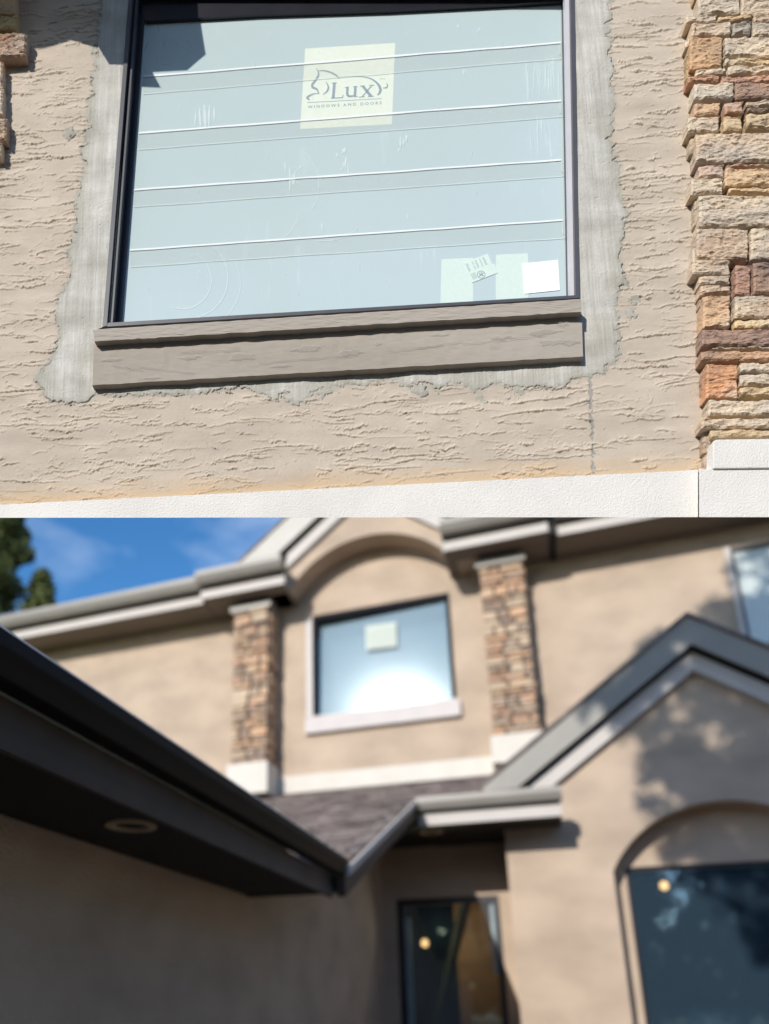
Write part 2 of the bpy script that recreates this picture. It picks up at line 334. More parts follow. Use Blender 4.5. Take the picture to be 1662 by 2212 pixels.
def grid_obj(name, f, m, parent):
    used = np.unique(f); remap = np.zeros(S[0]*S[1], np.int64); remap[used] = np.arange(len(used)); f = remap[f]
    me = bpy.data.meshes.new(name); V = PG.reshape(-1, 3)[used]
    me.vertices.add(len(V)); me.vertices.foreach_set('co', V.astype(np.float32).ravel())
    me.loops.add(f.size); me.loops.foreach_set('vertex_index', f.astype(np.int32).ravel())
    me.polygons.add(len(f)); me.polygons.foreach_set('loop_start', np.arange(0, f.size, 4, dtype=np.int32))
    me.update(calc_edges=True)
    me.polygons.foreach_set('use_smooth', np.ones(len(f), bool))
    ou = bpy.data.objects.new(name, me); me.materials.append(m)
    uvb = me.attributes.new('wall_pos', 'FLOAT_VECTOR', 'POINT')
    W3 = np.zeros((len(V), 3), np.float32); W3[:, 0] = AG.ravel()[used]; W3[:, 1] = BG.ravel()[used]
    # distance above the white trim (rust-tinted wash there)
    W3[:, 2] = (np.interp(UG.ravel()[used], [-60, 1510], [1096, 1021])-VG.ravel()[used])/100.0
    uvb.data.foreach_set('vector', W3.ravel())
    sa = me.attributes.new('patch_soft', 'FLOAT', 'POINT'); sa.data.foreach_set('value', soft.ravel()[used].astype(np.float32))
    COL.objects.link(ou); ou.parent = parent; return ou

def wall_mat(name, base, base2, stain=None, brushy=False):
    m = bpy.data.materials.new(name); m.use_nodes = True; t = m.node_tree; b = t.nodes['Principled BSDF']
    b.inputs['Roughness'].default_value = 0.93; b.inputs['Specular IOR Level'].default_value = 0.25
    N = t.nodes.new; K = t.links.new
    at = N('ShaderNodeAttribute'); at.attribute_name = 'wall_pos'
    mp = N('ShaderNodeMapping'); mp.inputs['Scale'].default_value = (26, 1.6, 0) if brushy else (5, 9, 0)
    K(at.outputs['Vector'], mp.inputs[0])
    n = N('ShaderNodeTexNoise'); n.inputs['Scale'].default_value = 2.4; n.inputs['Detail'].default_value = 8; n.inputs['Roughness'].default_value = 0.62
    K(mp.outputs[0], n.inputs['Vector'])
    r = N('ShaderNodeValToRGB'); r.color_ramp.elements[0].position = 0.36; r.color_ramp.elements[1].position = 0.64; K(n.outputs['Fac'], r.inputs[0])
    mx = N('ShaderNodeMixRGB'); mx.inputs[1].default_value = (*base, 1); mx.inputs[2].default_value = (*base2, 1); K(r.outputs[0], mx.inputs[0])
    lastc = mx.outputs[0]
    if brushy:
        n3 = N('ShaderNodeTexNoise'); n3.inputs['Scale'].default_value = 14; n3.inputs['Detail'].default_value = 5
        mp3 = N('ShaderNodeMapping'); mp3.inputs['Scale'].default_value = (1, 0.8, 0); K(at.outputs['Vector'], mp3.inputs[0]); K(mp3.outputs[0], n3.inputs['Vector'])
        r3 = N('ShaderNodeValToRGB'); r3.color_ramp.elements[0].position = 0.42; r3.color_ramp.elements[1].position = 0.62; K(n3.outputs['Fac'], r3.inputs[0])
        m3 = N('ShaderNodeMixRGB'); m3.inputs[2].default_value = (0.33, 0.315, 0.265, 1); K(lastc, m3.inputs[1])
        f3 = N('ShaderNodeMath'); f3.operation = 'MULTIPLY'; f3.inputs[1].default_value = 0.55; K(r3.outputs[0], f3.inputs[0]); K(f3.outputs[0], m3.inputs[0]); lastc = m3.outputs[0]
    ps = N('ShaderNodeAttribute'); ps.attribute_name = 'patch_soft'
    ns = N('ShaderNodeTexNoise'); ns.inputs['Scale'].default_value = 38; ns.inputs['Detail'].default_value = 6; K(at.outputs['Vector'], ns.inputs['Vector'])
    sm = N('ShaderNodeMath'); sm.operation = 'MULTIPLY_ADD'; sm.inputs[1].default_value = 0.9; K(ns.outputs['Fac'], sm.inputs[0]); K(ps.outputs['Fac'], sm.inputs[2])
    sr = N('ShaderNodeMapRange'); K(sm.outputs[0], sr.inputs['Value'])
    if brushy: a_, b_, c_, d_ = 1.0, 1.4, .75, 0.0
    else: a_, b_, c_, d_ = 0.62, 0.95, 0.0, .85
    for k_, v_ in zip(('From Min', 'From Max', 'To Min', 'To Max'), (a_, b_, c_, d_)): sr.inputs[k_].default_value = v_
    m5 = N('ShaderNodeMixRGB'); m5.inputs[2].default_value = (0.335, 0.32, 0.27, 1) if brushy else (0.385, 0.355, 0.305, 1)
    K(lastc, m5.inputs[1]); K(sr.outputs[0], m5.inputs[0]); lastc = m5.outputs[0]
    nb2 = N('ShaderNodeTexNoise'); nb2.inputs['Scale'].default_value = 3.2; nb2.inputs['Detail'].default_value = 5; K(at.outputs['Vector'], nb2.inputs['Vector'])
    rb2 = N('ShaderNodeMapRange'); rb2.inputs['From Min'].default_value = .35; rb2.inputs['From Max'].default_value = .65; rb2.inputs['To Min'].default_value = .95; rb2.inputs['To Max'].default_value = 1.10; K(nb2.outputs['Fac'], rb2.inputs['Value'])
    m6 = N('ShaderNodeMixRGB'); m6.blend_type = 'MULTIPLY'; m6.inputs[0].default_value = 1; K(lastc, m6.inputs[1]); K(rb2.outputs[0], m6.inputs[2]); lastc = m6.outputs[0]
    if stain:
        sp = N('ShaderNodeSeparateXYZ'); K(at.outputs['Vector'], sp.inputs[0])
        n2 = N('ShaderNodeTexNoise'); n2.inputs['Scale'].default_value = 9; K(at.outputs['Vector'], n2.inputs['Vector'])
        ad = N('ShaderNodeMath'); ad.operation = 'MULTIPLY_ADD'; ad.inputs[1].default_value = 0.7; K(n2.outputs['Fac'], ad.inputs[0]); K(sp.outputs['Z'], ad.inputs[2])
        rr = N('ShaderNodeMapRange'); rr.inputs['From Min'].default_value = 0.38; rr.inputs['From Max'].default_value = 0.85; rr.inputs['To Min'].default_value = 0.75; rr.inputs['To Max'].default_value = 0.0
        K(ad.outputs[0], rr.inputs['Value'])
        m2 = N('ShaderNodeMixRGB'); m2.inputs[2].default_value = (*stain, 1); K(lastc, m2.inputs[1]); K(rr.outputs[0], m2.inputs[0]); lastc = m2.outputs[0]
    K(lastc, b.inputs['Base Color'])
    n4 = N('ShaderNodeTexNoise'); n4.inputs['Scale'].default_value = 700; n4.inputs['Detail'].default_value = 3; K(at.outputs['Vector'], n4.inputs['Vector'])
    bp = N('ShaderNodeBump'); bp.inputs['Strength'].default_value = 0.45; bp.inputs['Distance'].default_value = 0.0012; K(n4.outputs['Fac'], bp.inputs['Height']); K(bp.outputs[0], b.inputs['Normal'])
    return m
M_ST = wall_mat('trowelled_tan_stucco', (0.462, 0.395, 0.323), (0.522, 0.448, 0.370), stain=(0.58, 0.41, 0.24))
M_PA = wall_mat('grey_patch_mortar', (0.43, 0.412, 0.37), (0.565, 0.55, 0.515), brushy=True)
M_CR = wall_mat('grey_crack_filler', (0.26, 0.25, 0.225), (0.33, 0.31, 0.28))
cc = crack[:-1, :-1] & ~pc
grid_obj('stucco_coat', cells(~hc & ~pc & ~cc), M_ST, near)
po = grid_obj('mortar_patch', cells(~hc & pc), M_PA, near); po['label'] = 'smooth grey brushed mortar patch round the window'
co_ = grid_obj('crack_filler', cells(~hc & cc), M_CR, near); co_['label'] = 'thin grey crack line below the right end of the sill'

# body of the wall behind the coat, sloping under so that the base forms a drip edge
def body(poly, h0, h1, name, m, raise_back=0.0):
    fr = pixpoly(poly, h1); bk = [p-NN*(h1-h0) for p in fr]
    if raise_back: bk = [p + (B_*raise_back if i in (2, 3) else 0) for i, p in enumerate(bk)]
    return MB().prism(fr, bk).build(name, m, near)
EL, ER, ET = -560, 2150, -420
body([(EL, ET), (Lx(ET)-2, ET), (216, 1108), (EL, 1108)], -0.10, -0.006, 'wall_core', STUCCO, 0.13)
body([(1256, ET), (ER, ET), (ER, 1108), (1256, 1108)], -0.10, -0.006, 'wall_core', STUCCO, 0.13)
body([(216, 720), (1256, 655), (1256, 1108), (216, 1108)], -0.10, -0.006, 'wall_core', STUCCO, 0.13)
body([(Lx(ET), ET), (1256, ET), (1250, -70), (Lx(-70), -70)], -0.10, -0.006, 'wall_core', STUCCO)
# the rest of the stucco face beyond the finely modelled stretch
bl = [(EL, ET), (-24, ET), (-24, 1098), (EL, 1120)]
slab('stucco_face', bl, -0.005, 0.0015, M_ST, near)
slab('stucco_face', [(-24, ET), (1545, ET), (1545, -29), (-24, -29)], -0.005, 0.0015, M_ST, near)
slab('stucco_face', [(1545, ET), (ER, ET), (ER, 1030), (1545, 1030)], -0.005, 0.0015, M_ST, near)
# room behind the glass
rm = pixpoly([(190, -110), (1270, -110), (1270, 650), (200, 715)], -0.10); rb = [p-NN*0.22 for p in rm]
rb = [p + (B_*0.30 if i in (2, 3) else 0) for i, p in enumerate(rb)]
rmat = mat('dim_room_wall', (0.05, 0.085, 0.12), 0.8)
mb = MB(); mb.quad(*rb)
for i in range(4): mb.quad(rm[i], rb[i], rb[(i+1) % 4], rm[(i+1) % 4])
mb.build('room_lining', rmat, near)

sh_ = [WP(u, v, -0.0065) for u, v in [(EL, 700), (ER, 700), (ER, 1100), (EL, 1108)]]
MB().prism(sh_, [p-NN*.012 for p in sh_]).build('dark_back_sheet', DARK_FASCIA, near)  # unseen dark sheet added so the band's back mirrors dark in far glass
# ---- window
win = sub('window', near)
def fr_bar(name, pts, h1, m, h0=-0.07, label=None): return slab(name, pts, h0, h1, m, win, label)
def vb(uo0, uo1, top=-110): # a bar along the left edge between two offsets measured at the sill
    k = lambda o, v: Lx(v)+o*(1-(705-v)/670*0.05)
    return [(k(uo0, top), top), (k(uo1, top), top), (k(uo1, 704), 704-uo1*0.06), (k(uo0, 705), 706-uo0*0.06)]
fr_bar('frame_flange', vb(0, 9), 0.004, GRAPHITE)
fr_bar('frame_channel', vb(9, 17), -0.012, BLACK_FRAME)
fr_bar('frame_bead', vb(17, 21), -0.004, GRAPHITE)
fr_bar('frame_stop', vb(21, 26), -0.016, BLACK_FRAME)
fr_bar('frame_stop', vb(26, 40), -0.026, BLACK_FRAME)
rb_ = lambda o0, o1: [(Rx(-110)-o1, -110), (Rx(-110)-o0, -110), (1253-o0, 643+o0*0.06), (1253-o1, 643+o1*0.06)]
fr_bar('frame_flange', rb_(0, 9), 0.004, GRAPHITE)
fr_bar('frame_jamb', rb_(9, 21), -0.006, JAMB_LIT, label='right jamb of the frame, sunlight put into its pale colour')
fr_bar('frame_gasket', rb_(21, 26), -0.020, BLACK_FRAME)
fr_bar('frame_rail', [(222, 698), (1253, 637), (1253, 643), (222, 706)], 0.003, GRAPHITE)
fr_bar('frame_head', [(Lx(45)+40, 45), (560, 31), (840, 22), (1230, 2), (1240, -70), (Lx(-70), -70)], -0.022, BLACK_FRAME)
gl_q = [(305, 20), (1226, -30), (1234, 646), (256, 708)]
slab('pane', gl_q, -0.036, -0.030, GLASS_NEAR, win)
# faint grey bands laid over the pane, each with a white line above and a faint one below
def band_mat(): return label_mat('pane_band', (0.54, 0.55, 0.51), 0.055)
BAND = band_mat(); SEAM = label_mat('band_line', (0.86, 0.90, 0.92), 0.75); SEAM2 = label_mat('faint_band_line', (0.8, 0.86, 0.84), 0.35)
bands = [((310,165),(1212,92),(309,203),(1214,126)), ((300,287),(1213,217),(299,323),(1216,252)), ((290,410),(1213,345),(288,447),(1219,380)), ((281,540),(1216,475),(283,576),(1221,514))]
rnd = random.Random(3)
for (tl, tr, bl_, br) in bands:
    s = slab('pane_band', [tl, tr, br, bl_], -0.0293, -0.0291, BAND, win)
    def seam(p, q, wd, nm, m, hh):
        n = 40; top = []; bot = []
        for i in range(n+1):
            t = i/n; u = p[0]+(q[0]-p[0])*t; v = p[1]+(q[1]-p[1])*t + mnoise.noise((t*9, p[1]*.1, 0))*1.0
            ww = wd*(0.75+0.5*mnoise.noise((t*14, p[1], 5))+.25); top.append((u, v-ww/2)); bot.append((u, v+ww/2))
        slab(nm, top+bot[::-1], -0.0290, -0.0285, m, win)
    seam(tl, tr, 3.6, 'band_line', SEAM, 0); seam(bl_, br, 1.5, 'band_line', SEAM2, 0)
    slab('band_line', [(tr[0]-1, tr[1]), (tr[0]+1, tr[1]), (br[0]-3, br[1]-8), (br[0]-5, br[1]-8)], -0.0294, -0.0287, SEAM2, win)
# smears and scratches left on the pane
SMEAR = label_mat('dried_smear', (0.9, 0.95, 0.97), 0.36); SMEAR2 = label_mat('thin_scratch', (0.85, 0.92, 0.94), 0.28)
def ribbon(pts, wds, h=0.0, hw=0.0006):
    top = []; bot = []
    for i, (u, v) in enumerate(pts):
        a = pts[max(0, i-1)]; b = pts[min(len(pts)-1, i+1)]; dx, dy = b[0]-a[0], b[1]-a[1]; l = math.hypot(dx, dy) or 1
        wd = wds[i] if isinstance(wds, (list, tuple)) else wds
        top.append((u-dy/l*wd/2, v+dx/l*wd/2)); bot.append((u+dy/l*wd/2, v-dx/l*wd/2))
    return top, bot
def add_ribbon(mb, pts, wds, h):
    t, b = ribbon(pts, wds)
    for i in range(len(pts)-1): mb.quad(WP(*t[i], h), WP(*t[i+1], h), WP(*b[i+1], h), WP(*b[i], h))
mb = MB()
def streak(mb, u, v, l, wd, lean=0.0, h=-0.0286):
    n = 6; pts = [(u+lean*l*i/n+rnd.uniform(-.8, .8), v+l*i/n) for i in range(n+1)]
    add_ribbon(mb, pts, [wd*math.sin(math.pi*(i+.5)/(n+1)) for i in range(n+1)], h)
for _ in range(26): streak(mb, rnd.gauss(1180, 22), rnd.uniform(110, 150), rnd.uniform(20, 95), rnd.uniform(.6, 1.8), rnd.uniform(-.08, .05))
for _ in range(14): streak(mb, rnd.gauss(1165, 16), rnd.uniform(230, 330), rnd.uniform(15, 70), rnd.uniform(.6, 2), rnd.uniform(-.02, .2))
for (u, v, l, wd) in [(745,318,14,4),(741,322,10,3),(748,338,26,4),(752,350,34,2),(742,352,10,3),(738,362,6,3),(728,330,10,3),(628,360,60,3),(632,378,22,4),(636,372,30,3),(616,350,20,3),(432,232,44,5),(442,226,50,7),(453,228,46,5),(424,238,34,3),(464,232,30,4),(866,295,24,4),(873,300,14,3),(878,290,16,4),(880,66,14,2),(990,52,8,3),(1035,60,6,3),(1002,150,12,3),(1010,228,7,3),(862,320,10,3),(696,480,18,3),(880,460,14,2),(1060,240,7,3)]:
    streak(mb, u, v, l, wd, rnd.uniform(-.06, .1))
mb.build('dried_smear', SMEAR, win)
mb = MB()
def arc(cx, cy, r, t0, t1, wd, sq=1.0): add_ribbon(mb, [(cx+r*math.cos(t), cy+r*sq*math.sin(t)) for t in np.linspace(t0, t1, 22)], wd, -0.0286)
arc(395, 605, 62, -1.2, 1.9, 1.6); arc(405, 600, 88, -.9, 1.7, 1.6); arc(420, 610, 100, -.5, 1.5, 1.2); arc(352, 80, 60, .2, 1.6, 1.4); arc(600, 400, 90, -1.0, .6, 1.2); arc(660, 380, 22, 2, 4.5, 1.2); arc(700, 400, 120, .9, 1.7, 1.2); arc(560, 440, 90, .3, 1.5, 1.0)
for _ in range(30): streak(mb, rnd.uniform(300, 1200), rnd.uniform(60, 640), rnd.uniform(4, 26), rnd.uniform(.6, 1.6), rnd.uniform(-.5, .5))
for _ in range(10): streak(mb, rnd.uniform(312, 420), rnd.uniform(50, 140), rnd.uniform(4, 26), rnd.uniform(.6, 1.4), rnd.uniform(-.5, .5))
mb.build('thin_scratch', SMEAR2, win)

# ---- labels on the pane
def c2(x, y): return (557.6+.3195*x, 26.6+.3195*y)
LBL = label_mat('pale_yellow_label_paper', (0.80, 0.86, 0.76), 0.74); INK = label_mat('faded_blue_grey_print', (0.30, 0.38, 0.46), 0.72)
PAPER = label_mat('pale_mint_paper', (0.74, 0.86, 0.81), 0.72); WHITE = label_mat('white_paper', (0.93, 0.95, 0.95), 1.0)
FAINT = label_mat('faint_print', (0.36, 0.44, 0.47), 0.6)
HL = -0.02985
lab = slab('brand_label', [c2(320, 245), c2(928, 207), c2(906, 757), c2(285, 790)], HL-0.0001, HL, LBL, win, 'square pale yellow label printed with a cat outline and LUX WINDOWS AND DOORS')
def strokes(name, items, m, parent, h, tf):
    mb = MB()
    for pts, wds in items:
        # Catmull-Rom smoothing
        P = [pts[0]]+list(pts)+[pts[-1]]; Q = []; Wd = []
        for i in range(1, len(P)-2):
            for k in range(6):
                t = k/6
                Q.append(tuple(0.5*((2*P[i][c])+(-P[i-1][c]+P[i+1][c])*t+(2*P[i-1][c]-5*P[i][c]+4*P[i+1][c]-P[i+2][c])*t*t+(-P[i-1][c]+3*P[i][c]-3*P[i+1][c]+P[i+2][c])*t**3) for c in (0, 1)))
                w0 = wds[i-1]; w1 = wds[min(i, len(wds)-1)]; Wd.append(w0+(w1-w0)*t)
        Q.append(pts[-1]); Wd.append(wds[-1])
        q = [tf(*p) for p in Q]; sc_ = 0.32
        add_ribbon(mb, q, [x*sc_ for x in Wd], h)
    return mb.build(name, m, parent)
strokes('cat_outline', [
 ([(392,378),(408,402),(408,428),(388,462),(368,488),(372,508),(398,520),(414,552)], [3,8,14,15,17,17,13,5]),
 ([(405,396),(440,394),(480,402),(520,420),(550,446)], [5,9,11,12,7]),
 ([(550,446),(556,438),(640,432),(710,436),(770,452),(812,486),(828,520),(822,545),(806,560)], [4,4,5,6,9,15,19,15,5]),
 ([(412,548),(375,552),(342,568),(335,580),(350,593)], [4,9,15,17,5]),
 ([(458,468),(472,490),(476,512),(466,535),(440,556)], [3,9,13,12,3]),
 ([(868,476),(876,492),(870,508),(845,512)], [2,9,11,4])], INK, win, HL+0.00025, c2)
def letters(name, polys, m, parent, h, tf):
    mb = MB()
    for p in polys: mb.quad(*[WP(*tf(*q), h) for q in p])
    return mb.build(name, m, parent)
letters('brand_lettering', [
 # L
 [(499,475),(534,473),(534,479),(499,481)], [(508,479),(526,478),(519,578),(499,580)], [(492,578),(575,572),(573,580),(492,584)], [(573,558),(579,557),(576,576),(568,577)],
 # u
 [(588,505),(616,502),(615,508),(588,510)], [(597,507),(614,506),(611,556),(595,550)], [(595,548),(611,552),(622,566),(614,573),(600,566)], [(612,566),(622,560),(646,560),(648,568),(630,574),(614,573)],
 [(642,500),(672,497),(672,503),(642,505)], [(650,503),(668,502),(664,570),(646,566)], [(646,566),(676,566),(676,571),(646,573)],
 # x
 [(690,496),(724,493),(724,499),(690,501)], [(698,499),(720,498),(776,566),(752,568)], [(744,567),(784,564),(784,570),(744,573)],
 [(752,492),(786,489),(786,495),(752,497)], [(764,495),(776,494),(712,568),(700,570)], [(684,570),(722,567),(722,573),(684,576)],
 ], INK, win, HL+0.0003, c2)
strokes('rule_line', [([(333, 610), (580, 597), (836, 583)], [4, 4, 4])], INK, win, HL+0.00025, c2)
def textobj(name, body, p0, p1, height, m, parent, h, squash=1.0, bold=0.0):
    """text laid on the wall plane from pixel p0 (baseline start) to p1 (baseline end)"""
    cu = bpy.data.curves.new(name, 'FONT'); cu.body = body; cu.size = 1.0; cu.offset = bold; cu.resolution_u = 3
    tmp = bpy.data.objects.new(name+'_tmp', cu); COL.objects.link(tmp)
    bpy.context.view_layer.update()
    me = bpy.data.meshes.new_from_object(tmp.evaluated_get(bpy.context.evaluated_depsgraph_get()))
    bpy.data.objects.remove(tmp)
    v = np.array([q.co[:] for q in me.vertices]); x0, x1 = v[:, 0].min(), v[:, 0].max(); hh = 0.70
    s = WP(*p0, h); e = WP(*p1, h); X = (e-s)/(x1-x0); xd = (e-s)/np.linalg.norm(e-s); yd = np.cross(NN, xd); Y = yd*height/hh
    nv = s + (v[:, :1]-x0)*X + v[:, 1:2]*Y
    me.vertices.foreach_set('co', nv.astype(np.float32).ravel()); me.update(); me.materials.clear(); me.materials.append(m); me.name = name
    o = bpy.data.objects.new(name, me); COL.objects.link(o); o.parent = parent; return o
PXM = NEAR/FOC*1.03
textobj('tagline_lettering', 'W I N D O W S   A N D   D O O R S', c2(336, 648), c2(836, 620), 7.0*PXM, INK, win, HL+0.00025, bold=0.02)
textobj('trademark_lettering', 'TM', c2(820, 458), c2(856, 455), 4.4*PXM, FAINT, win, HL+0.00025)
def z8(x, y): return ((1060+x*340/1662)*.885, (600+y*340/1662)*.885)
slab('paper_sheet', [z8(90,160), z8(470,143), z8(464,668), z8(76,686)], HL-0.0001, HL, PAPER, win, 'pale mint rectangular paper under the tilted label')
slab('paper_sheet', [z8(738,107), z8(1120,88), z8(1125,618), z8(735,640)], HL-0.0001, HL, PAPER, win, 'pale mint rectangular paper left of the white square')
slab('white_paper_square', [z8(1057,212), z8(1478,168), z8(1500,528), z8(1083,572)], HL+0.0002, HL+0.001, WHITE, win, 'bright white paper square in the lower right corner of the pane')
til = slab('tilted_label', [z8(350,205), z8(640,92), z8(690,215), z8(718,212), z8(760,322), z8(452,440)], HL+0.0002, HL+0.0008, PAPER, win, 'tilted translucent label of small print with a circled mark')
mb = MB()
ux = np.array([290, -113])/311.; uy = np.array([102, 235])/256.
for (s0, t0, ln) in [(0.08, t, l) for t, l in ((.1, .12), (.2, .1), (.32, .14))]: pass
for ci, (s0, s1) in enumerate(((.06, .16), (.30, .38), (.42, .52), (.60, .68), (.74, .84))):
    for k in range(8):
        t = .10+.05*k
        p = np.array([350, 205])+ux*311*(s0+rnd.uniform(0, .01))+uy*256*t; q = np.array([350, 205])+ux*311*(s1-rnd.uniform(0, .04))+uy*256*t
        add_ribbon(mb, [z8(*p), z8(*q)], 1.0, HL+0.0011)
for k in range(5):
    p = np.array([350, 205])+ux*311*.08+uy*256*(.62+.06*k); q = p+ux*60; add_ribbon(mb, [z8(*p), z8(*q)], 1.0, HL+0.0011)
cxp = [z8(562+46*math.cos(t), 342+42*math.sin(t)) for t in np.linspace(0, 2*math.pi, 26)]
add_ribbon(mb, cxp, 1.6, HL+0.0011)
for p in ([(535,325),(555,345),(535,365)], [(590,322),(570,340),(590,362)], [(540,330),(585,356)], [(585,326),(545,358)], [(555,315),(575,318)]): add_ribbon(mb, [z8(*q) for q in p], 2.0, HL+0.0011)
mb.build('small_print', FAINT, win)

# ---- sill: two rendered courses with a shadow gap
sill = sub('window_sill', near)
def rough_bar(name, top, bot, h0, h1, m, parent, seg=90, seed=0, amp=1.1, label=None):
    """bar between two pixel lines with slightly ragged arrises"""
    mb = MB(); n = seg; rows = []
    tl, tr = top; bl, br = bot
    T = []; B = []
    for i in range(n+1):
        t = i/n
        T.append((tl[0]+(tr[0]-tl[0])*t, tl[1]+(tr[1]-tl[1])*t + amp*mnoise.noise((t*38, seed, 1))))
        B.append((bl[0]+(br[0]-bl[0])*t, bl[1]+(br[1]-bl[1])*t + amp*1.5*mnoise.noise((t*30, seed, 2)) + amp*mnoise.noise((t*95, seed, 3))))
    def row(f, h, off=(0, 0)): return [WP(T[i][0]+(B[i][0]-T[i][0])*f, T[i][1]+(B[i][1]-T[i][1])*f, h+0.0009*mnoise.noise((i*.35, f*5, seed))+0.0007*mnoise.noise((i*1.1, f*11, seed+7))) for i in range(n+1)]
    fr_ = [row(0, h1-0.0016)]+[row(f, h1) for f in np.linspace(0.02, 0.98, 12)]+[row(1, h1-0.0016)]
    top_back = [p-NN*(h1-h0) for p in fr_[0]]; bot_back = [p-NN*(h1-h0) for p in fr_[-1]]
    R = [top_back]+fr_+[bot_back]
    V = [p for r_ in R for p in r_]; W_ = n+1
    F = [(r*W_+i, (r+1)*W_+i, (r+1)*W_+i+1, r*W_+i+1) for r in range(len(R)-1) for i in range(n)]
    F.append(tuple(r*W_ for r in range(len(R)-1, -1, -1))); F.append(tuple(r*W_+n for r in range(len(R))))
    return mesh_obj(name, V, F, m, parent, label=label)
rough_bar('sill_ledge', ((201, 712), (1256, 646)), ((205, 738), (1256, 674)), -0.008, 0.032, SILL_M, sill, seed=3)
rough_bar('sill_apron', ((203, 742), (1257, 677)), ((200, 834), (1260, 772)), -0.008, 0.016, SILL_M, sill, seed=8, amp=0.8)
# mottled thin render skims and lines on the apron
SKIM = label_mat('pale_render_skim', (0.44, 0.42, 0.38), 0.28); SKIM2 = label_mat('hairline_crack', (0.17, 0.145, 0.12), 0.4)
mb = MB()
for (u, v, ru, rv) in [(240,776,20,3),(410,771,24,4),(520,770,34,6),(660,752,26,7),(760,760,22,7),(815,742,8,4),(1170,716,34,6),(1192,738,26,7),(1230,738,18,6),(950,722,26,3),(1080,728,30,4),(1215,700,14,5),(330,815,14,3),(600,790,20,3)]:
    pts = [WP(u+ru*math.cos(t)*(1+.9*mnoise.noise((math.cos(t)*1.6, math.sin(t)*1.6, u))), v-0.0*u+rv*math.sin(t)*(1+1.3*mnoise.noise((math.cos(t)*2.2, math.sin(t)*2.2, u+5)))-.062*ru*math.cos(t), 0.0182) for t in np.linspace(0, 2*math.pi, 22, endpoint=False)]
    mb.quad(*pts)
mb.build('render_skim', SKIM, sill)
mb = MB()
for (u0, v0, u1, v1) in [(300,793,420,806),(390,762,520,756),(330,748,470,738),(560,784,760,768),(840,760,960,745),(900,752,1000,738),(1000,744,1180,724),(240,790,310,800),(560,726,660,720)]:
    pts = [(u0+(u1-u0)*t, v0+(v1-v0)*t+2.4*mnoise.noise((t*7, u0, 0))+1.2*mnoise.noise((t*26, u0, 3))) for t in np.linspace(0, 1, 40)]
    add_ribbon(mb, pts, 1.1, 0.0183)
mb.build('hairline_crack', SKIM2, sill)

# ---- white render band at the foot of the wall and the quoin blocks
def rough_slab(name, pts, h1, m, hb=-0.006, label=None):
    return slab(name, pts, hb, h1, m, near, label, samepix=True)
tb = [(-560, 1118.5), (-60, 1093)] + [(u, 1093-78*(u+60)/1570+0.8*mnoise.noise((u*.05, 0, 0))) for u in range(-40, 1500, 20)] + [(1508, 1014.6)]
rough_slab('base_band', tb+[(1508, 1117), (-560, 1119)], 0.012, TRIM_WHITE)
rough_slab('quoin_block', [(1510, 1012), (1530, 1014), (2150, 1004), (2150, 1117), (1510.5, 1117)], 0.036, TRIM_WHITE, label='lower pale quoin block at the wall corner')
slab('quoin_block', [(1541, 953), (1548, 949), (2150, 940), (2150, 1006), (1541, 1012)], -0.006, 0.040, TRIM_WHITE, near, 'upper pale quoin block under the stone pier', bevel=0.002)

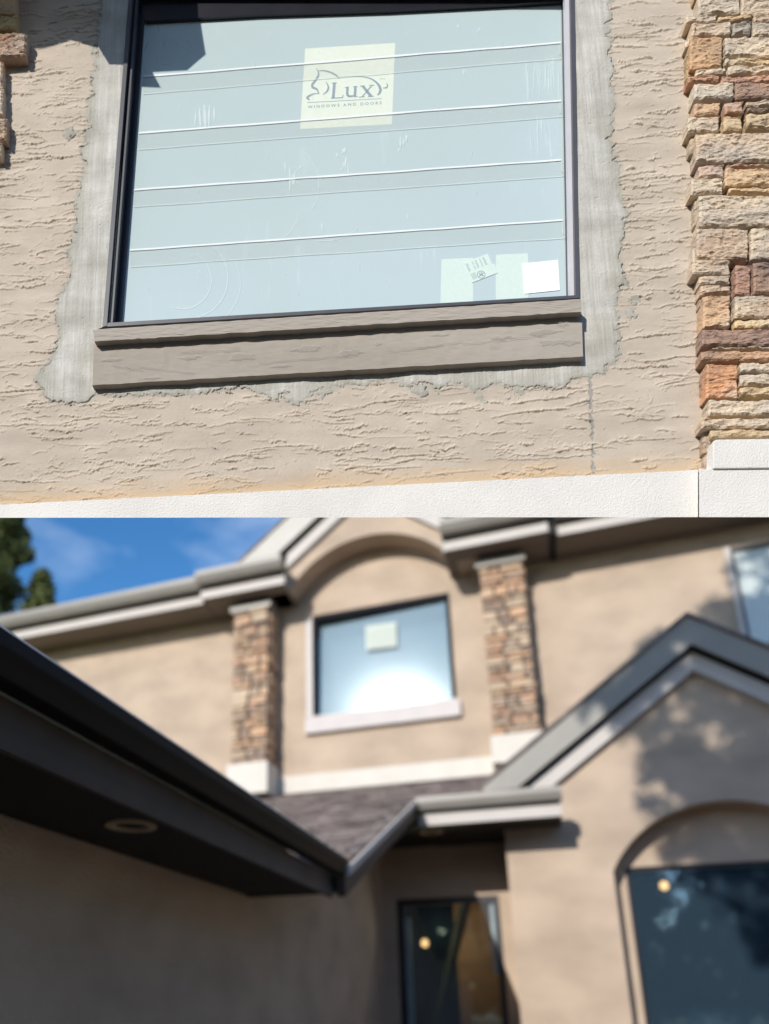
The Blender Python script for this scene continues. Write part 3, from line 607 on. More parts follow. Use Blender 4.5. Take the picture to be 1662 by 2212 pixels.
# ---- stone pier at the right
pier = sub('stone_pier', near)
slab('joint_backing', [(1505, -120), (2150, -120), (2150, 945), (1548, 945), (1535, 700), (1512, 420)], -0.006, 0.006, MORTAR_DARK, pier)
CREAM = (0.55, 0.475, 0.385); BEIGE = (0.53, 0.46, 0.38); ORNG = (0.53, 0.36, 0.225); RUST = (0.42, 0.245, 0.17); PURP = (0.28, 0.20, 0.175); DKG = (0.22, 0.19, 0.17); PINK = (0.50, 0.32, 0.24); TAN = (0.56, 0.44, 0.29)
def stone(x0, y0, x1, y1, col, hf, seed, org=26.6, tilt=0.0, par=None, rough=1.0):
    c = lambda x, y: (1088.6+.3451*x, org+.3451*y)
    q = [c(x0, y0), c(x1, y0-tilt), c(x1, y1-tilt), c(x0, y1)]
    return stone_px(q, col, hf, seed, par or pier, rough)
def stone_px(q, col, hf, seed, par, rough=1.0):
    hf = 0.012+hf*0.32
    TL, TR, BR, BL = [WP(*p, hf) for p in q]; wd = np.linalg.norm(TR-TL); hg = np.linalg.norm(BL-TL)
    nx = int(min(46, max(7, wd/0.0034))); ny = int(min(34, max(6, hg/0.0030)))
    V = []
    ridge = random.Random(seed).uniform(0.3, 1.2)
    for j in range(ny+1):
        for i in range(nx+1):
            s, t = i/nx, j/ny
            p = TL*(1-s)*(1-t)+TR*s*(1-t)+BR*s*t+BL*(1-s)*t
            a, b = s*wd*100, t*hg*100       # in cm
            e = min(s*wd, (1-s)*wd, t*hg, (1-t)*hg); r = 0.0036
            dd = -r*(1-math.sqrt(max(0, 1-(1-min(e/r, 1))**2)))*0.9
            k = mnoise.fractal((a*.24, b*.42, seed*3.1), 0.8, 2.1, 6)*0.0036*rough
            k += ridge*0.0022*rough*(abs(mnoise.noise((a*.22, b*1.3+mnoise.noise((a*.5, b*.3, seed))*0.8, seed*1.7)))*2-0.6)
            k += mnoise.noise((a*3.4, b*4.4, seed))*0.0008*rough + (0.0016*rough if mnoise.noise((a*.5+b*.25, b*.8, seed+9)) > 0.12 else 0)
            wob = 0.0012*mnoise.noise((a*.9, b*.9, seed+40)); wob2 = 0.0015*mnoise.noise((a*.8, b*1.1, seed+70))
            f = 1-min(e/0.012, 1)
            V.append(p + NN*(dd+k) + A_*wob*f*1.5 + B_*wob2*f*1.3)
    F = [(j*(nx+1)+i, (j+1)*(nx+1)+i, (j+1)*(nx+1)+i+1, j*(nx+1)+i+1) for j in range(ny) for i in range(nx)]
    ring = [i for i in range(nx+1)]+[j*(nx+1)+nx for j in range(1, ny+1)]+[ny*(nx+1)+i for i in range(nx-1, -1, -1)]+[j*(nx+1) for j in range(ny-1, 0, -1)]
    nb_ = len(V); c0 = (TL+TR+BR+BL)/4
    for k_ in ring:
        p = V[k_]; V.append(p - NN*(hf+0.004) + (c0-p)*0.02)
    for k_ in range(len(ring)):
        k2_ = (k_+1) % len(ring); F.append((ring[k_], ring[k2_], nb_+k2_, nb_+k_))
    o = mesh_obj('stone', V, F, STONE, par, smooth=False); o.color = (*col, 1); return o
S1 = [(1145,22,1340,68,CREAM,.052,10),(1348,18,1560,52,TAN,.044,8),(1570,10,1800,60,CREAM,.05,0),(1180,66,1430,150,BEIGE,.056,14),(1436,60,1556,140,DKG,.05,6),(1564,62,1800,150,CREAM,.05,0),
 (1172,154,1378,345,ORNG,.056,2),(1388,152,1800,280,CREAM,.054,0),(1388,286,1800,328,TAN,.048,0),(1208,352,1402,394,BEIGE,.046,8),(1410,332,1800,385,CREAM,.052,2),
 (1160,392,1362,434,RUST,.048,4),(1368,398,1800,440,PINK,.042,4),(1196,442,1450,545,BEIGE,.056,6),(1456,436,1800,540,PURP,.054,4),(1198,566,1360,644,(0.56,0.40,0.27),.052,4),(1388,556,1506,640,RUST,.052,2),(1522,552,1800,588,BEIGE,.05,0),(1526,594,1800,622,DKG,.042,0),(1526,626,1800,724,TAN,.05,0),
 (1156,654,1358,752,CREAM,.056,10),(1382,646,1502,742,TAN,.05,2),(1206,754,1800,942,BEIGE,.060,18),(1226,956,1386,1038,(0.46,0.36,0.31),.05,4),(1392,948,1800,970,PINK,.042,4),(1390,974,1800,1086,(0.57,0.43,0.29),.058,0),
 (1176,1042,1382,1140,CREAM,.056,8),(1410,1096,1800,1134,TAN,.044,4),(1226,1142,1800,1338,BEIGE,.062,6),(1212,1350,1542,1546,BEIGE,.058,-6),(1552,1346,1800,1545,CREAM,.05,-2)]
S2 = [(1186,84,1426,180,BEIGE,.054,-2),(1452,122,1556,308,(0.45,0.28,0.21),.044,0),(1566,100,1800,302,PURP,.046,0),(1230,186,1426,240,BEIGE,.05,0),(1236,245,1432,304,(0.56,0.44,0.33),.052,2),
 (1252,310,1426,514,(0.53,0.37,0.25),.056,0),(1450,312,1800,452,(0.50,0.43,0.35),.058,0),(1450,460,1800,518,TAN,.046,0),(1244,522,1800,628,PURP,.060,4),(1298,628,1800,652,BEIGE,.044,4),(1240,656,1800,724,(0.47,0.31,0.21),.056,2),
 (1272,738,1474,956,(0.56,0.31,0.18),.056,0),(1486,728,1800,794,CREAM,.054,0),(1486,800,1800,876,CREAM,.052,0),(1486,884,1800,942,TAN,.052,0),(1284,966,1800,1066,BEIGE,.058,2),(1242,1078,1800,1144,(0.53,0.42,0.31),.060,2),(1300,1148,1800,1204,TAN,.050,0)]
k = 0
for (x0, y0, x1, y1, c_, hf, tl_) in S1: stone(x0, y0, x1-7, y1-8, c_, hf+0.004, 100+k, 26.6, tl_*0.6); k += 1
for (x0, y0, x1, y1, c_, hf, tl_) in S2: stone(x0, y0, x1-7, y1-8, c_, hf+0.004, 100+k, 531, tl_*0.6); k += 1
stone(1252, 1150, 1298, 1296, (0.36, 0.26, 0.19), 0.02, 170, 531)
stone(1255, 1302, 1300, 1390, (0.40, 0.31, 0.24), 0.006, 171, 531, rough=.4)
stone(1140, 160, 1176, 215, CREAM, 0.030, 172); stone(1150, 225, 1190, 400, (0.42,0.31,0.19), 0.018, 173); stone(1182, 440, 1200, 560, BEIGE, 0.02, 174)
stone(1165, 760, 1208, 880, (0.42, 0.35, 0.27), 0.018, 175); stone(1196, 1150, 1232, 1330, (0.42,0.35,0.27), 0.018, 176); stone(1186, 1470, 1212, 1600, CREAM, 0.03, 177); stone(1250, 800, 1276, 900, RUST, 0.02, 178, 531); stone(1228, 300, 1254, 380, (0.40, 0.32, 0.25), 0.015, 179, 531)
# more of the pier above and to the right, out of the picture
for j, (v0, v1) in enumerate(((-110, -62), (-60, -14), (-12, 30))):
    for i, (ua, ub_) in enumerate(((1500+5*j, 1600), (1603, 1700))):
        stone_px([(ua, v0), (ub_, v0-4), (ub_, v1-4), (ua, v1)], [CREAM, ORNG, BEIGE][(i+j) % 3], 0.05, 300+10*j+i, pier)
# pier at the left edge: only its nearest stones enter the picture
lp = sub('stone_pier', near)
slab('joint_backing', [(-560, -120), (2, -120), (2, 330), (-560, 345)], -0.006, 0.008, MORTAR_DARK, lp)
for q, c_, h_ in [([(-90,-60),(34,-64),(32,28),(-90,32)], TAN, .04), ([(-90,36),(40,32),(34,62),(-90,64)], (0.5,0.4,0.2), .03), ([(-90,70),(58,72),(54,118),(-90,128)], (0.30,0.19,0.14), .045), ([(-90,134),(6,131),(4,185),(-90,190)], BEIGE, .04), ([(-90,194),(6,190),(4,244),(-90,250)], CREAM, .04), ([(-90,254),(14,252),(12,300),(-90,306)], (0.40,0.31,0.24), .04), ([(-90,310),(4,306),(2,336),(-90,342)], TAN, .035)]:
    stone_px(q, c_, h_, int(q[0][1])+77, lp)

# ---- return of the eave above the window: it throws the angular shadow on the top left corner of the pane
ev = sub('eave_return', near)
DPT = 0.30
sv = SUN_DIR/(-(SUN_DIR @ NN))           # shift per metre in front of the wall
def caster(pts, depth, th, name):
    fr = [WP(u, v, 0 if False else -0.03) - sv*(depth+0.03) for u, v in pts]
    MB().prism(fr, [p - sv*th for p in fr]).build(name, PALE_TRIM, ev)
caster([(-250, -200), (420, -230), (435, 55), (445, 118), (428, 132), (405, 152), (330, 156), (348, 190), (262, 186), (240, 150), (180, 132), (120, 150), (-250, 175)], DPT, 0.02, 'soffit_board')

# ================================================================== 2. THE HOUSE BEYOND
house = empty('tan_stucco_house', (0, 11.7, 0), 'tan stucco house with stone clad pillars, grey gutters, a gabled entry and an arched window', 'house')
YF = 11.7
def wall_panel(name, x0, x1, z0, z1, y, th, holes, m, parent, label=None):
    xs = sorted({x0, x1, *[c for h in holes for c in h[:2]]}); zs = sorted({z0, z1, *[c for h in holes for c in h[2:]]})
    mb = MB()
    for i in range(len(xs)-1):
        for j in range(len(zs)-1):
            cx, cz = (xs[i]+xs[i+1])/2, (zs[j]+zs[j+1])/2
            if any(h[0] < cx < h[1] and h[2] < cz < h[3] for h in holes): continue
            for yy, o in ((y, 1), (y+th, -1)):
                q = [(xs[i], yy, zs[j]), (xs[i+1], yy, zs[j]), (xs[i+1], yy, zs[j+1]), (xs[i], yy, zs[j+1])]
                mb.quad(*(q if o > 0 else q[::-1]))
    for (a, b, c, d) in holes:
        mb.quad((a, y, c), (a, y+th, c), (a, y+th, d), (a, y, d)); mb.quad((b, y, c), (b, y, d), (b, y+th, d), (b, y+th, c))
        mb.quad((a, y, d), (a, y+th, d), (b, y+th, d), (b, y, d)); mb.quad((a, y, c), (b, y, c), (b, y+th, c), (a, y+th, c))
    mb.quad((x0, y, z0), (x0, y+th, z0), (x0, y+th, z1), (x0, y, z1)); mb.quad((x1, y, z0), (x1, y, z1), (x1, y+th, z1), (x1, y+th, z0))
    mb.quad((x0, y, z1), (x1, y, z1), (x1, y+th, z1), (x0, y+th, z1)); mb.quad((x0, y, z0), (x0, y+th, z0), (x1, y+th, z0), (x1, y, z0))
    return mb.build(name, m, parent, label=label)
WX0, WX1, WZ0, WZ1 = -3.64, -1.06, 6.40, 8.55
wall_panel('wall', -4.3, -.5, 4.3, 9.9, YF, 0.22, [(WX0, WX1, WZ0, WZ1)], STUCCO_FAR, house)
wall_panel('wall', -14, -4.3, 2.4, 8.95, YF, 0.22, [], STUCCO_FAR, house)
wall_panel('wall', -.5, 6.5, 4.3, 8.95, YF, 0.22, [(3.27, 5.3, 6.75, 8.47)], STUCCO_FAR, house)
# central window
w1 = sub('window', house)
fb = 0.075
mb = MB().box(WX0, WX0+fb, YF+.005, YF+.16, WZ0, WZ1).box(WX1-fb, WX1, YF+.005, YF+.16, WZ0, WZ1).box(WX0, WX1, YF+.007, YF+.158, WZ1-fb-.03, WZ1).box(WX0, WX1, YF+.007, YF+.158, WZ0, WZ0+fb)
mb.build('frame', mat('matt_black_frame', (0.015, 0.015, 0.018), 0.75, 0.1, 5, spec=0.08), w1)
MB().prism([(WX0+.03, YF+.130, WZ0+.03), (WX1-.03, YF+.022, WZ0+.03), (WX1-.03, YF+.082, WZ1-.03), (WX0+.03, YF+.190, WZ1-.03)], [(WX0+.03, YF+.136, WZ0+.03), (WX1-.03, YF+.028, WZ0+.03), (WX1-.03, YF+.088, WZ1-.03), (WX0+.03, YF+.196, WZ1-.03)]).build('pane', GLASS_UP, w1)
def yq(pts, y): return [onY(u, v, y) for u, v in pts]
def slab_y(name, pts, y0, y1, m, parent, **k): return MB().prism(yq(pts, y0), [(p[0], y1, p[2]) for p in yq(pts, y0)]).build(name, m, parent, **k)
slab_y('brand_label', [(790, 1352), (856, 1343), (858, 1396), (791, 1404)], YF+.034, YF+.036, label_mat('far_label_paper', (0.70, 0.74, 0.66), 0.5), w1, label='pale square label on the upstairs pane')
MB().box(WX0+.005, WX1-.005, YF+.20, YF+.45, WZ0, WZ0+.01).box(WX0+.01, WX1-.01, YF+.5, YF+.52, WZ0-.1, WZ1+.1).build('blind', mat('pale_blue_blind', (0.35, 0.45, 0.5), 0.9), w1)
MB().box(WX0-.13, WX1+.06, YF-.10, YF+.06, 6.14, 6.40).box(WX0-.08, WX1+.03, YF-.06, YF+.06, 6.40, 6.47).build('sill', SILL_FAR, w1)
MB().box(WX0-.12, WX0-.002, YF-.025, YF+.0, 6.47, 8.48).build('reveal_trim', SILL_FAR, w1)
# right upstairs window
w2 = sub('window', house)
MB().box(3.27, 3.36, YF-.04, YF+.1, 6.75, 8.47).build('frame', PALE_TRIM, w2)
MB().box(3.36, 3.41, YF-.0, YF+.1, 6.75, 8.47).box(3.36, 5.3, YF+.002, YF+.1, 8.41, 8.47).build('sash', GRAPHITE, w2)
MB().box(3.41, 5.3, YF+.05, YF+.06, 6.75, 8.41).build('pane', GLASS_SIDE, w2)
MB().box(3.3, 5.3, YF+.4, YF+.42, 6.7, 8.5).build('blind', mat('pale_green_blind', (0.35, 0.42, 0.38), 0.9, 0.5, 2), w2)

# white band over the porch roof
MB().box(-4.30, -.53, YF-.06, YF-.002, 5.05, 5.37).build('white_band', TRIM_FAR, house)
MB().box(-14, -5.1, YF-.06, YF-.002, 5.05, 5.37).build('white_band', TRIM_FAR, house)

# eave construction
def eave(x0, x1, yt, zb=8.82, yw=YF, soff=SOFFIT, planks=False, capL=False, capR=False):
    e = sub('eave', house)
    MB().box(x0, x1, yt, yt+.04, zb-.005, zb+.165).build('trim_board', PALE_TRIM, e)
    g = MB(); yg = yt-.24
    prof = [(yg, zb+.46), (yg, zb+.36), (yg+.03, zb+.30), (yg+.07, zb+.235), (yt+.02, zb+.235), (yt+.02, zb+.46)]
    g.prism([(x0-.02, a, b) for a, b in prof], [(x1+.02, a, b) for a, b in prof]).build('gutter', GREY_METAL, e)
    MB().box(x0+.01, x1-.01, yt+.04, yt+.08, zb+.0, zb+.45).build('fascia', DARK_FASCIA, e)
    if planks:
        mb = MB(); x = x0
        while x < x1-.01:
            mb.box(x+.006, min(x+.088, x1), yt+.04, yw-.002, zb+.012, zb+.024); x += 0.095
        o = mb.build('soffit_slats', soff, e); o['kind'] = 'stuff'
        MB().box(x0, x1, yt+.045, yw-.002, zb+.026, zb+.04).build('soffit_backing', SOFFIT_DARK, e)
    else:
        MB().box(x0, x1, yt+.04, yw-.002, zb+.01, zb+.03).build('soffit', soff, e)
    return e
eave(-14, -5.62, 11.0)
eB = eave(-5.60, -3.92, 10.85)
eC = eave(-1.02, .66, 10.80, planks=True)
eave(.80, 6.5, 10.97, planks=True)
for e, x in ((eB, -3.93), (eC, -1.03)):
    MB().box(x-.02, x+.03, 10.86, YF-.52, 8.82, 9.22).build('return_fascia', GREY_FASCIA, e)
MB().box(.68, .78, 10.86, YF-.02, 8.80, 9.05).build('soffit_gap', SOFFIT_DARK, eC)
# main roof planes
def roofq(name, pts, m=SHINGLE, th=.06, parent=house): return MB().ext(pts, (0, 0, -th)).build(name, m, parent)
roofq('roof', [(-14.3, 10.8, 9.24), (-4.0, 10.8, 9.24), (-4.0, 17, 11.9), (-14.3, 17, 11.9)])
roofq('roof', [(-.9, 10.8, 9.24), (6.8, 10.8, 9.24), (6.8, 17, 11.9), (-.9, 17, 11.9)])

# central gable with an arch
GX = -2.41; ARZ = 7.94; ARR = 1.78; GY = 11.2
def gtop(x): return 10.85-.80*abs(x-GX)
mb = MB(); xs = np.linspace(-4.3, -.5, 62)
def archz(x):
    d = abs(x-GX); return max(8.83, ARZ+math.sqrt(max(0, ARR*ARR-d*d))) if d < ARR else 8.83
for a, b in zip(xs[:-1], xs[1:]):
    mb.quad((a, GY, archz(a)), (b, GY, archz(b)), (b, GY, gtop(b)), (a, GY, gtop(a)))
    mb.quad((a, GY, archz(a)), (a, YF-.003, archz(a)), (b, YF-.003, archz(b)), (b, GY, archz(b)))
    mb.quad((a, YF-.003, gtop(a)), (b, YF-.003, gtop(b)), (b, YF-.003, archz(b)), (a, YF-.003, archz(a)))
mb.build('gable_wall', STUCCO_FAR, house)
gb = sub('gable_rake', house)
def rake(parent, apex, x0, x1, slope, z_off0, z_off1, y0, y1, m, name):
    mb = MB()
    for xe in (x0, x1):
        if xe is None: continue
        zt = lambda x: apex[1]-slope*abs(x-apex[0])
        p = [(apex[0], y0, apex[1]+z_off1), (xe, y0, zt(xe)+z_off1), (xe, y0, zt(xe)+z_off0), (apex[0], y0, apex[1]+z_off0)]
        mb.ext(p, (0, y1-y0, 0))
    return mb.build(name, m, parent)
AP = (GX, 11.17)
rake(gb, AP, -4.9, .1, .80, -.26, .33, 10.98, 11.03, PALE_GREY, 'rake_fascia')
rake(gb, AP, -3.95, -.85, .80, -.62, -.34, 11.11, GY-.002, PALE_TRIM, 'rake_trim')
rake(gb, AP, -4.3, -.5, .80, -.24, -.18, 11.035, YF, SOFFIT_DARK, 'rake_soffit')
rake(gb, AP, -4.9, .1, .80, .335, .38, 10.95, 15, SHINGLE, 'roof')

# stone columns
def stone_unit(seed):
    r = random.Random(seed); V = []; F = []; n = 3
    bm_v = {}
    def vid(i, j, k):
        key = (i, j, k)
        if key not in bm_v:
            x, y, z = i/n-.5, j/n-.5, k/n-.5
            q = np.array([x, y, z]); inset = 0.055*sum(abs(c) > .49 for c in q if True)
            q = q*(1-inset*.9) + np.array([r.uniform(-1, 1) for _ in range(3)])*.035
            bm_v[key] = len(V); V.append(q)
        return bm_v[key]
    for a in range(n):
        for b in range(n):
            F.append((vid(a, 0, b), vid(a+1, 0, b), vid(a+1, 0, b+1), vid(a, 0, b+1)))
            for c, flip in ((0, 1), (n, 0)):
                f = (vid(c, a, b), vid(c, a+1, b), vid(c, a+1, b+1), vid(c, a, b+1)); F.append(f[::-1] if flip else f)
                f = (vid(a, b, c), vid(a+1, b, c), vid(a+1, b+1, c), vid(a, b+1, c)); F.append(f if not flip else f[::-1])
    me = bpy.data.meshes.new('ledge_stone_%d' % seed); me.from_pydata([tuple(v) for v in V], [], F); me.update(); me.materials.append(STONE_FAR); return me
UNITS = [stone_unit(s) for s in range(6)]
FARC = [(0.46, 0.35, 0.255), (0.40, 0.32, 0.25), (0.46, 0.28, 0.175), (0.34, 0.21, 0.15), (0.17, 0.13, 0.115), (0.49, 0.41, 0.32), (0.40, 0.26, 0.185), (0.24, 0.19, 0.16), (0.46, 0.33, 0.225)]
def column(x0, x1, z0, z1, seed):
    c = sub('stone_column', house); r = random.Random(seed); y0 = 11.2
    MB().box(x0+.03, x1-.03, y0+.03, YF-.001, z0, z1).build('column_core', MORTAR_DARK, c)
    def put(cx, cy, cz, sx, sy, sz, rot):
        o = bpy.data.objects.new('stone', r.choice(UNITS)); COL.objects.link(o); o.parent = c
        o.location = (cx, cy, cz); o.scale = (sx, sy, sz); o.rotation_euler = (0, 0, rot); cf = r.choice(FARC); o.color = (*[(q*.8+m_*.2)*kk for (q, m_), kk in zip(zip(cf, (.44, .32, .22)), [r.uniform(.85, 1.15)]*3)], 1)
    z = z0
    while z < z1-.03:
        h = min(r.choice([.055, .07, .09, .12, .17]), z1-z)
        x = x0
        while x < x1-.02:
            wd = r.uniform(.14, .42)
            if x1-x-wd < .1: wd = x1-x
            p = r.uniform(-.02, .02); put(x+wd/2, y0+.03+p, z+h/2, wd-.018, .10, h-.016, 0); x += wd
        y = y0+.02
        for side, sx_ in ((x1, 1), (x0, -1)):
            if sx_ < 0 : continue
            y = y0+.05
            while y < YF-.02:
                wd = r.uniform(.14, .32)
                if YF-y-wd < .08: wd = YF-y
                p = r.uniform(-.02, .02); put(side-.03+p, y+wd/2, z+h/2, wd-.008, .10, h-.008, math.pi/2); y += wd
        z += h
    return c
house.location = (0, YF, 0)
c1_ = column(-5.06, -4.34, 5.52, 8.62, 11); c2_ = column(-.50, .22, 5.54, 8.58, 12)
for c, x0, x1, zb in ((c1_, -5.06, -4.34, 4.97), (c2_, -.50, .22, 5.08)):
    MB().box(x0-.03, x1+.03, 11.12, YF-.002, zb, 5.53).build('column_base', TRIM_FAR, c)
    MB().box(x0-.05, x1+.05, 11.14, YF-.002, 8.60, 8.72).build('column_cap', GREY_METAL, c)

# gabled wing at the right
YG = 10.1
AXC = 2.24; AOX0 = .905; AOX1 = 2*AXC-.905; ASP = 3.14; AAP = 3.97
wing = house
xl, xr = -.40, 5.2
ra = ((AAP-ASP)**2+(AXC-AOX0)**2)/(2*(AAP-ASP))
def aw(x):
    d = abs(x-AXC); return AAP-ra+math.sqrt(max(ra*ra-d*d, 0))
def wt(x): return 5.86-.735*abs(x-2.13)
mb = MB(); D = .35
xs = sorted(set([xl, xr, 2.13]+list(np.linspace(AOX0, AOX1, 40))+list(np.linspace(xl, AOX0, 6))+list(np.linspace(AOX1, xr, 5))))
for a, b in zip(xs[:-1], xs[1:]):
    ins = (a+b)/2 > AOX0 and (a+b)/2 < AOX1
    za, zb_ = (aw(a), aw(b)) if ins else (0, 0)
    mb.quad((a, YG, za), (b, YG, zb_), (b, YG, wt(b)), (a, YG, wt(a)))
    if ins: mb.quad((a, YG, za), (a, YG+D, za), (b, YG+D, zb_), (b, YG, zb_))
mb.quad((AOX0, YG, 0), (AOX0, YG, aw(AOX0)), (AOX0, YG+D, aw(AOX0)), (AOX0, YG+D, 0)); mb.quad((AOX1, YG, 0), (AOX1, YG+D, 0), (AOX1, YG+D, aw(AOX1)), (AOX1, YG, aw(AOX1)))
mb.quad((xl, YG, 0), (xl, YG, wt(xl)), (xl, 11.0, wt(xl)), (xl, 11.0, 0))
mb.quad((xr, YG, 0), (xr, 11.7, 0), (xr, 11.7, wt(xr)), (xr, YG, wt(xr)))
mb.build('wing_wall', STUCCO_FAR, house)
# recessed panel with the arched window
WXA, WXB, WZT = 1.085, 2*AXC-1.085, 3.235
wall_panel('recess_wall', AOX0-.02, AOX1+.02, 0, 4.35, YG+D, .12, [(WXA, WXB, .35, WZT)], STUCCO_FAR, house)
w3 = sub('window', house)
yv = YG+D+.04
MB().box(WXA, WXA+.05, yv, yv+.07, .35, WZT).box(WXB-.05, WXB, yv, yv+.07, .35, WZT).box(WXA, WXB, yv+.002, yv+.068, WZT-.06, WZT).box(WXA, WXB, yv+.002, yv+.068, .35, .41).build('frame', BLACK_FRAME, w3)
MB().box(WXA+.04, WXB-.04, yv+.03, yv+.036, .4, WZT-.05).build('pane', GLASS_DARK, w3)
wr = sub('rake', house)
A2 = (2.19, 6.468)
rake(wr, A2, -.62, 5.6, .745, -.41, 0, 9.84, 9.89, GREY_FASCIA, 'rake_fascia')
rake(wr, A2, -.62, 5.6, .745, .002, .05, 9.80, YF, SHINGLE, 'roof')
rake(wr, A2, -.62, 5.6, .745, -.30, -.24, 9.90, YG+.4, SOFFIT_DARK, 'rake_soffit')
rake(wr, A2, -.05, 5.2, .745, -.72, -.455, 9.99, YG-.002, PALE_TRIM, 'rake_trim')

# porch: roof, eave, ceiling, door wall
pe = eave(-1.46, .34, 9.42, zb=3.775, yw=11.0, soff=SOFFIT_DARK)
for o in list(pe.children):
    if o.name.startswith(('gutter',)):
        o.scale = (1, .62, .72)
        o.location = (0, 9.42*.38, 3.775*.28+.02)
    if o.name.startswith('fascia'): o.scale = (1, 1, .8); o.location = (0, 0, 3.775*.2)
K1 = np.array([-1.5, 5.62, 2.56]); K2 = np.array([-1.5, 9.30, 4.06])
sl = (K2[2]-K1[2])/(K2[1]-K1[1])
def Rz(y): return K1[2]+sl*(y-K1[1])
def shingles(name, inside, x0, x1, y0, y1, parent):
    mb = MB(); r = random.Random(4); row = 0; y = y0
    while y < y1:
        x = x0-r.random()*.3
        while x < x1:
            wd = r.uniform(.16, .34)
            if inside(x, y+.07) and inside(x+wd, y+.07):
                t = r.choice([.014, .022, .03])
                mb.ext([(x, y, Rz(y)+t), (x+wd-.006, y, Rz(y)+t), (x+wd-.006, y+.15, Rz(y+.15)+.002), (x, y+.15, Rz(y+.15)+.002)], (0, 0, -.012))
            x += wd
        y += .14; row += 1
    o = mb.build(name, SHINGLE, parent); o['kind'] = 'stuff'; return o
pr = sub('porch_roof', house)
MB().ext([(K1[0], K1[1], Rz(K1[1])-.004), (K1[0], YF, Rz(YF)-.004), (-7.5, YF, Rz(YF)-.004), (-7.5, 11.62, Rz(11.6)-.004)], (0, 0, -.05)).build('roof_deck', SHINGLE, pr)
MB().ext([(K1[0]+.002, 9.46, Rz(9.46)-.004), (-.25, 9.46, Rz(9.46)-.004), (-.25, YF, Rz(YF)-.004), (K1[0]+.002, YF, Rz(YF)-.004)], (0, 0, -.05)).build('roof_deck', SHINGLE, pr)
shingles('shingle_courses', lambda x, y: (x < -1.5 and (y-K1[1]) > (-1.5-x)) or (x >= -1.5 and y > 9.5), -6.2, -.28, K1[1], YF-.1, pr)
# its sloping right-hand rake
def rk(x0, x1, dz0, dz1, name, m, ya=K1[1], yb=K2[1]):
    MB().ext([(x0, ya, Rz(ya)+dz0), (x0, yb, Rz(yb)+dz0), (x0, yb, Rz(yb)+dz1), (x0, ya, Rz(ya)+dz1)], (x1-x0, 0, 0)).build(name, m, pr)
rk(-1.56, -1.49, -.20, .0, 'rake_fascia', DARK_FASCIA)
rk(-1.485, -1.455, -.035, .035, 'rake_edge', PALE_TRIM)
MB().ext([(-1.57, K1[1], Rz(K1[1])-.17), (-2.33, K1[1], Rz(K1[1])-.17), (-2.33, 9.4, 3.74), (-1.57, 9.4, 3.74)], (0, 0, .02)).build('rake_soffit', SOFFIT_DARK, pr)
MB().box(-2.36, -.405, 9.47, 11.02, 3.80, 3.84).build('porch_ceiling', SOFFIT_DARK, pr)
# door wall with the glazed door
DX0, DX1, DZ1 = -2.12, -.60, 3.01
wall_panel('entry_wall', -2.4, -.405, 0, 3.9, 11.0, .2, [(DX0, DX1, .05, DZ1)], STUCCO_FAR, house)
dr = sub('front_door', house)
MB().box(DX0, DX0+.10, 11.03, 11.12, .05, DZ1).box(DX1-.08, DX1, 11.03, 11.12, .05, DZ1).box(DX0+.1, DX1-.08, 11.032, 11.118, DZ1-.09, DZ1).build('frame', BLACK_FRAME, dr)
MB().box(DX0+.10, DX0+.19, 11.04, 11.10, .05, DZ1-.28).box(DX1-.145, DX1-.08, 11.035, 11.10, 1.9, DZ1-.13).build('metal_strip', mat('blue_grey_strip', (0.22, 0.28, 0.31), 0.4), dr)
MB().box(DX0+.1, DX1-.08, 11.06, 11.07, .05, DZ1-.09).build('pane', GLASS_DARK, dr)
# interior seen through the door
MB().box(-1.42, -.45, 12.4, 12.44, 0, 3.2).build('inner_wood_panel', WOOD_IN, dr)
mb = MB(); mb.box(-2.9, -.3, 13.6, 13.7, 0, 3.3).box(-2.9, -2.8, 11.25, 13.6, 0, 3.3).box(-.42, -.40, 11.22, 13.6, 0, 3.3).box(-2.9, -.3, 11.25, 13.6, 3.3, 3.36)
mb.build('hall_lining', ROOM, dr)
MB().cyl((-1.9, 12.3, .9), (-1.25, 12.1, 3.0), .045, 10).build('leaning_timber', mat('grey_green_timber', (0.06, 0.062, 0.045), 0.8), dr)
# dark room behind the arched window
MB().box(.6, 4.6, 14.5, 14.6, 0, 3.6).box(.6, .65, 10.58, 14.5, 0, 3.6).box(4.55, 4.6, 10.58, 14.5, 0, 3.6).box(.6, 4.6, 10.58, 14.5, 3.6, 3.66).box(.6, 4.6, 10.58, 14.5, -.005, 0.0).build('room_lining', ROOM, house)
# lit pendant lamps (both visible as small warm points)
def emis(name, c, s):
    m = bpy.data.materials.new(name); m.use_nodes = True; b = m.node_tree.nodes['Principled BSDF']
    b.inputs['Base Color'].default_value = (*c, 1); b.inputs['Emission Color'].default_value = (*c, 1); b.inputs['Emission Strength'].default_value = s; return m
GLOW = emis('warm_bulb', (1.0, 0.42, 0.14), 5.0)
def pendant(p, r, lab, top):
    e = empty('pendant_lamp', p, lab, 'lamp', 'small lit lamps inside the house'); x, y, z = 0, 0, 0
    V = []; F = []; n = 12; m_ = 8
    for j in range(m_+1):
        ph = math.pi*j/m_
        for i in range(n): V.append((r*math.sin(ph)*math.cos(2*math.pi*i/n), r*math.sin(ph)*math.sin(2*math.pi*i/n), r*math.cos(ph)*1.15))
    for j in range(m_):
        for i in range(n): F.append((j*n+i, (j+1)*n+i, (j+1)*n+(i+1) % n, j*n+(i+1) % n))
    mesh_obj('bulb', V, F, GLOW, e, smooth=True)
    MB().cyl((0, 0, r), (0, 0, top-p[2]), .008, 8).build('cord', BLACK_FRAME, e)
    MB().cyl((0, 0, r*.9), (0, 0, r*1.9), .03, 10, .015).build('socket', BLACK_FRAME, e)
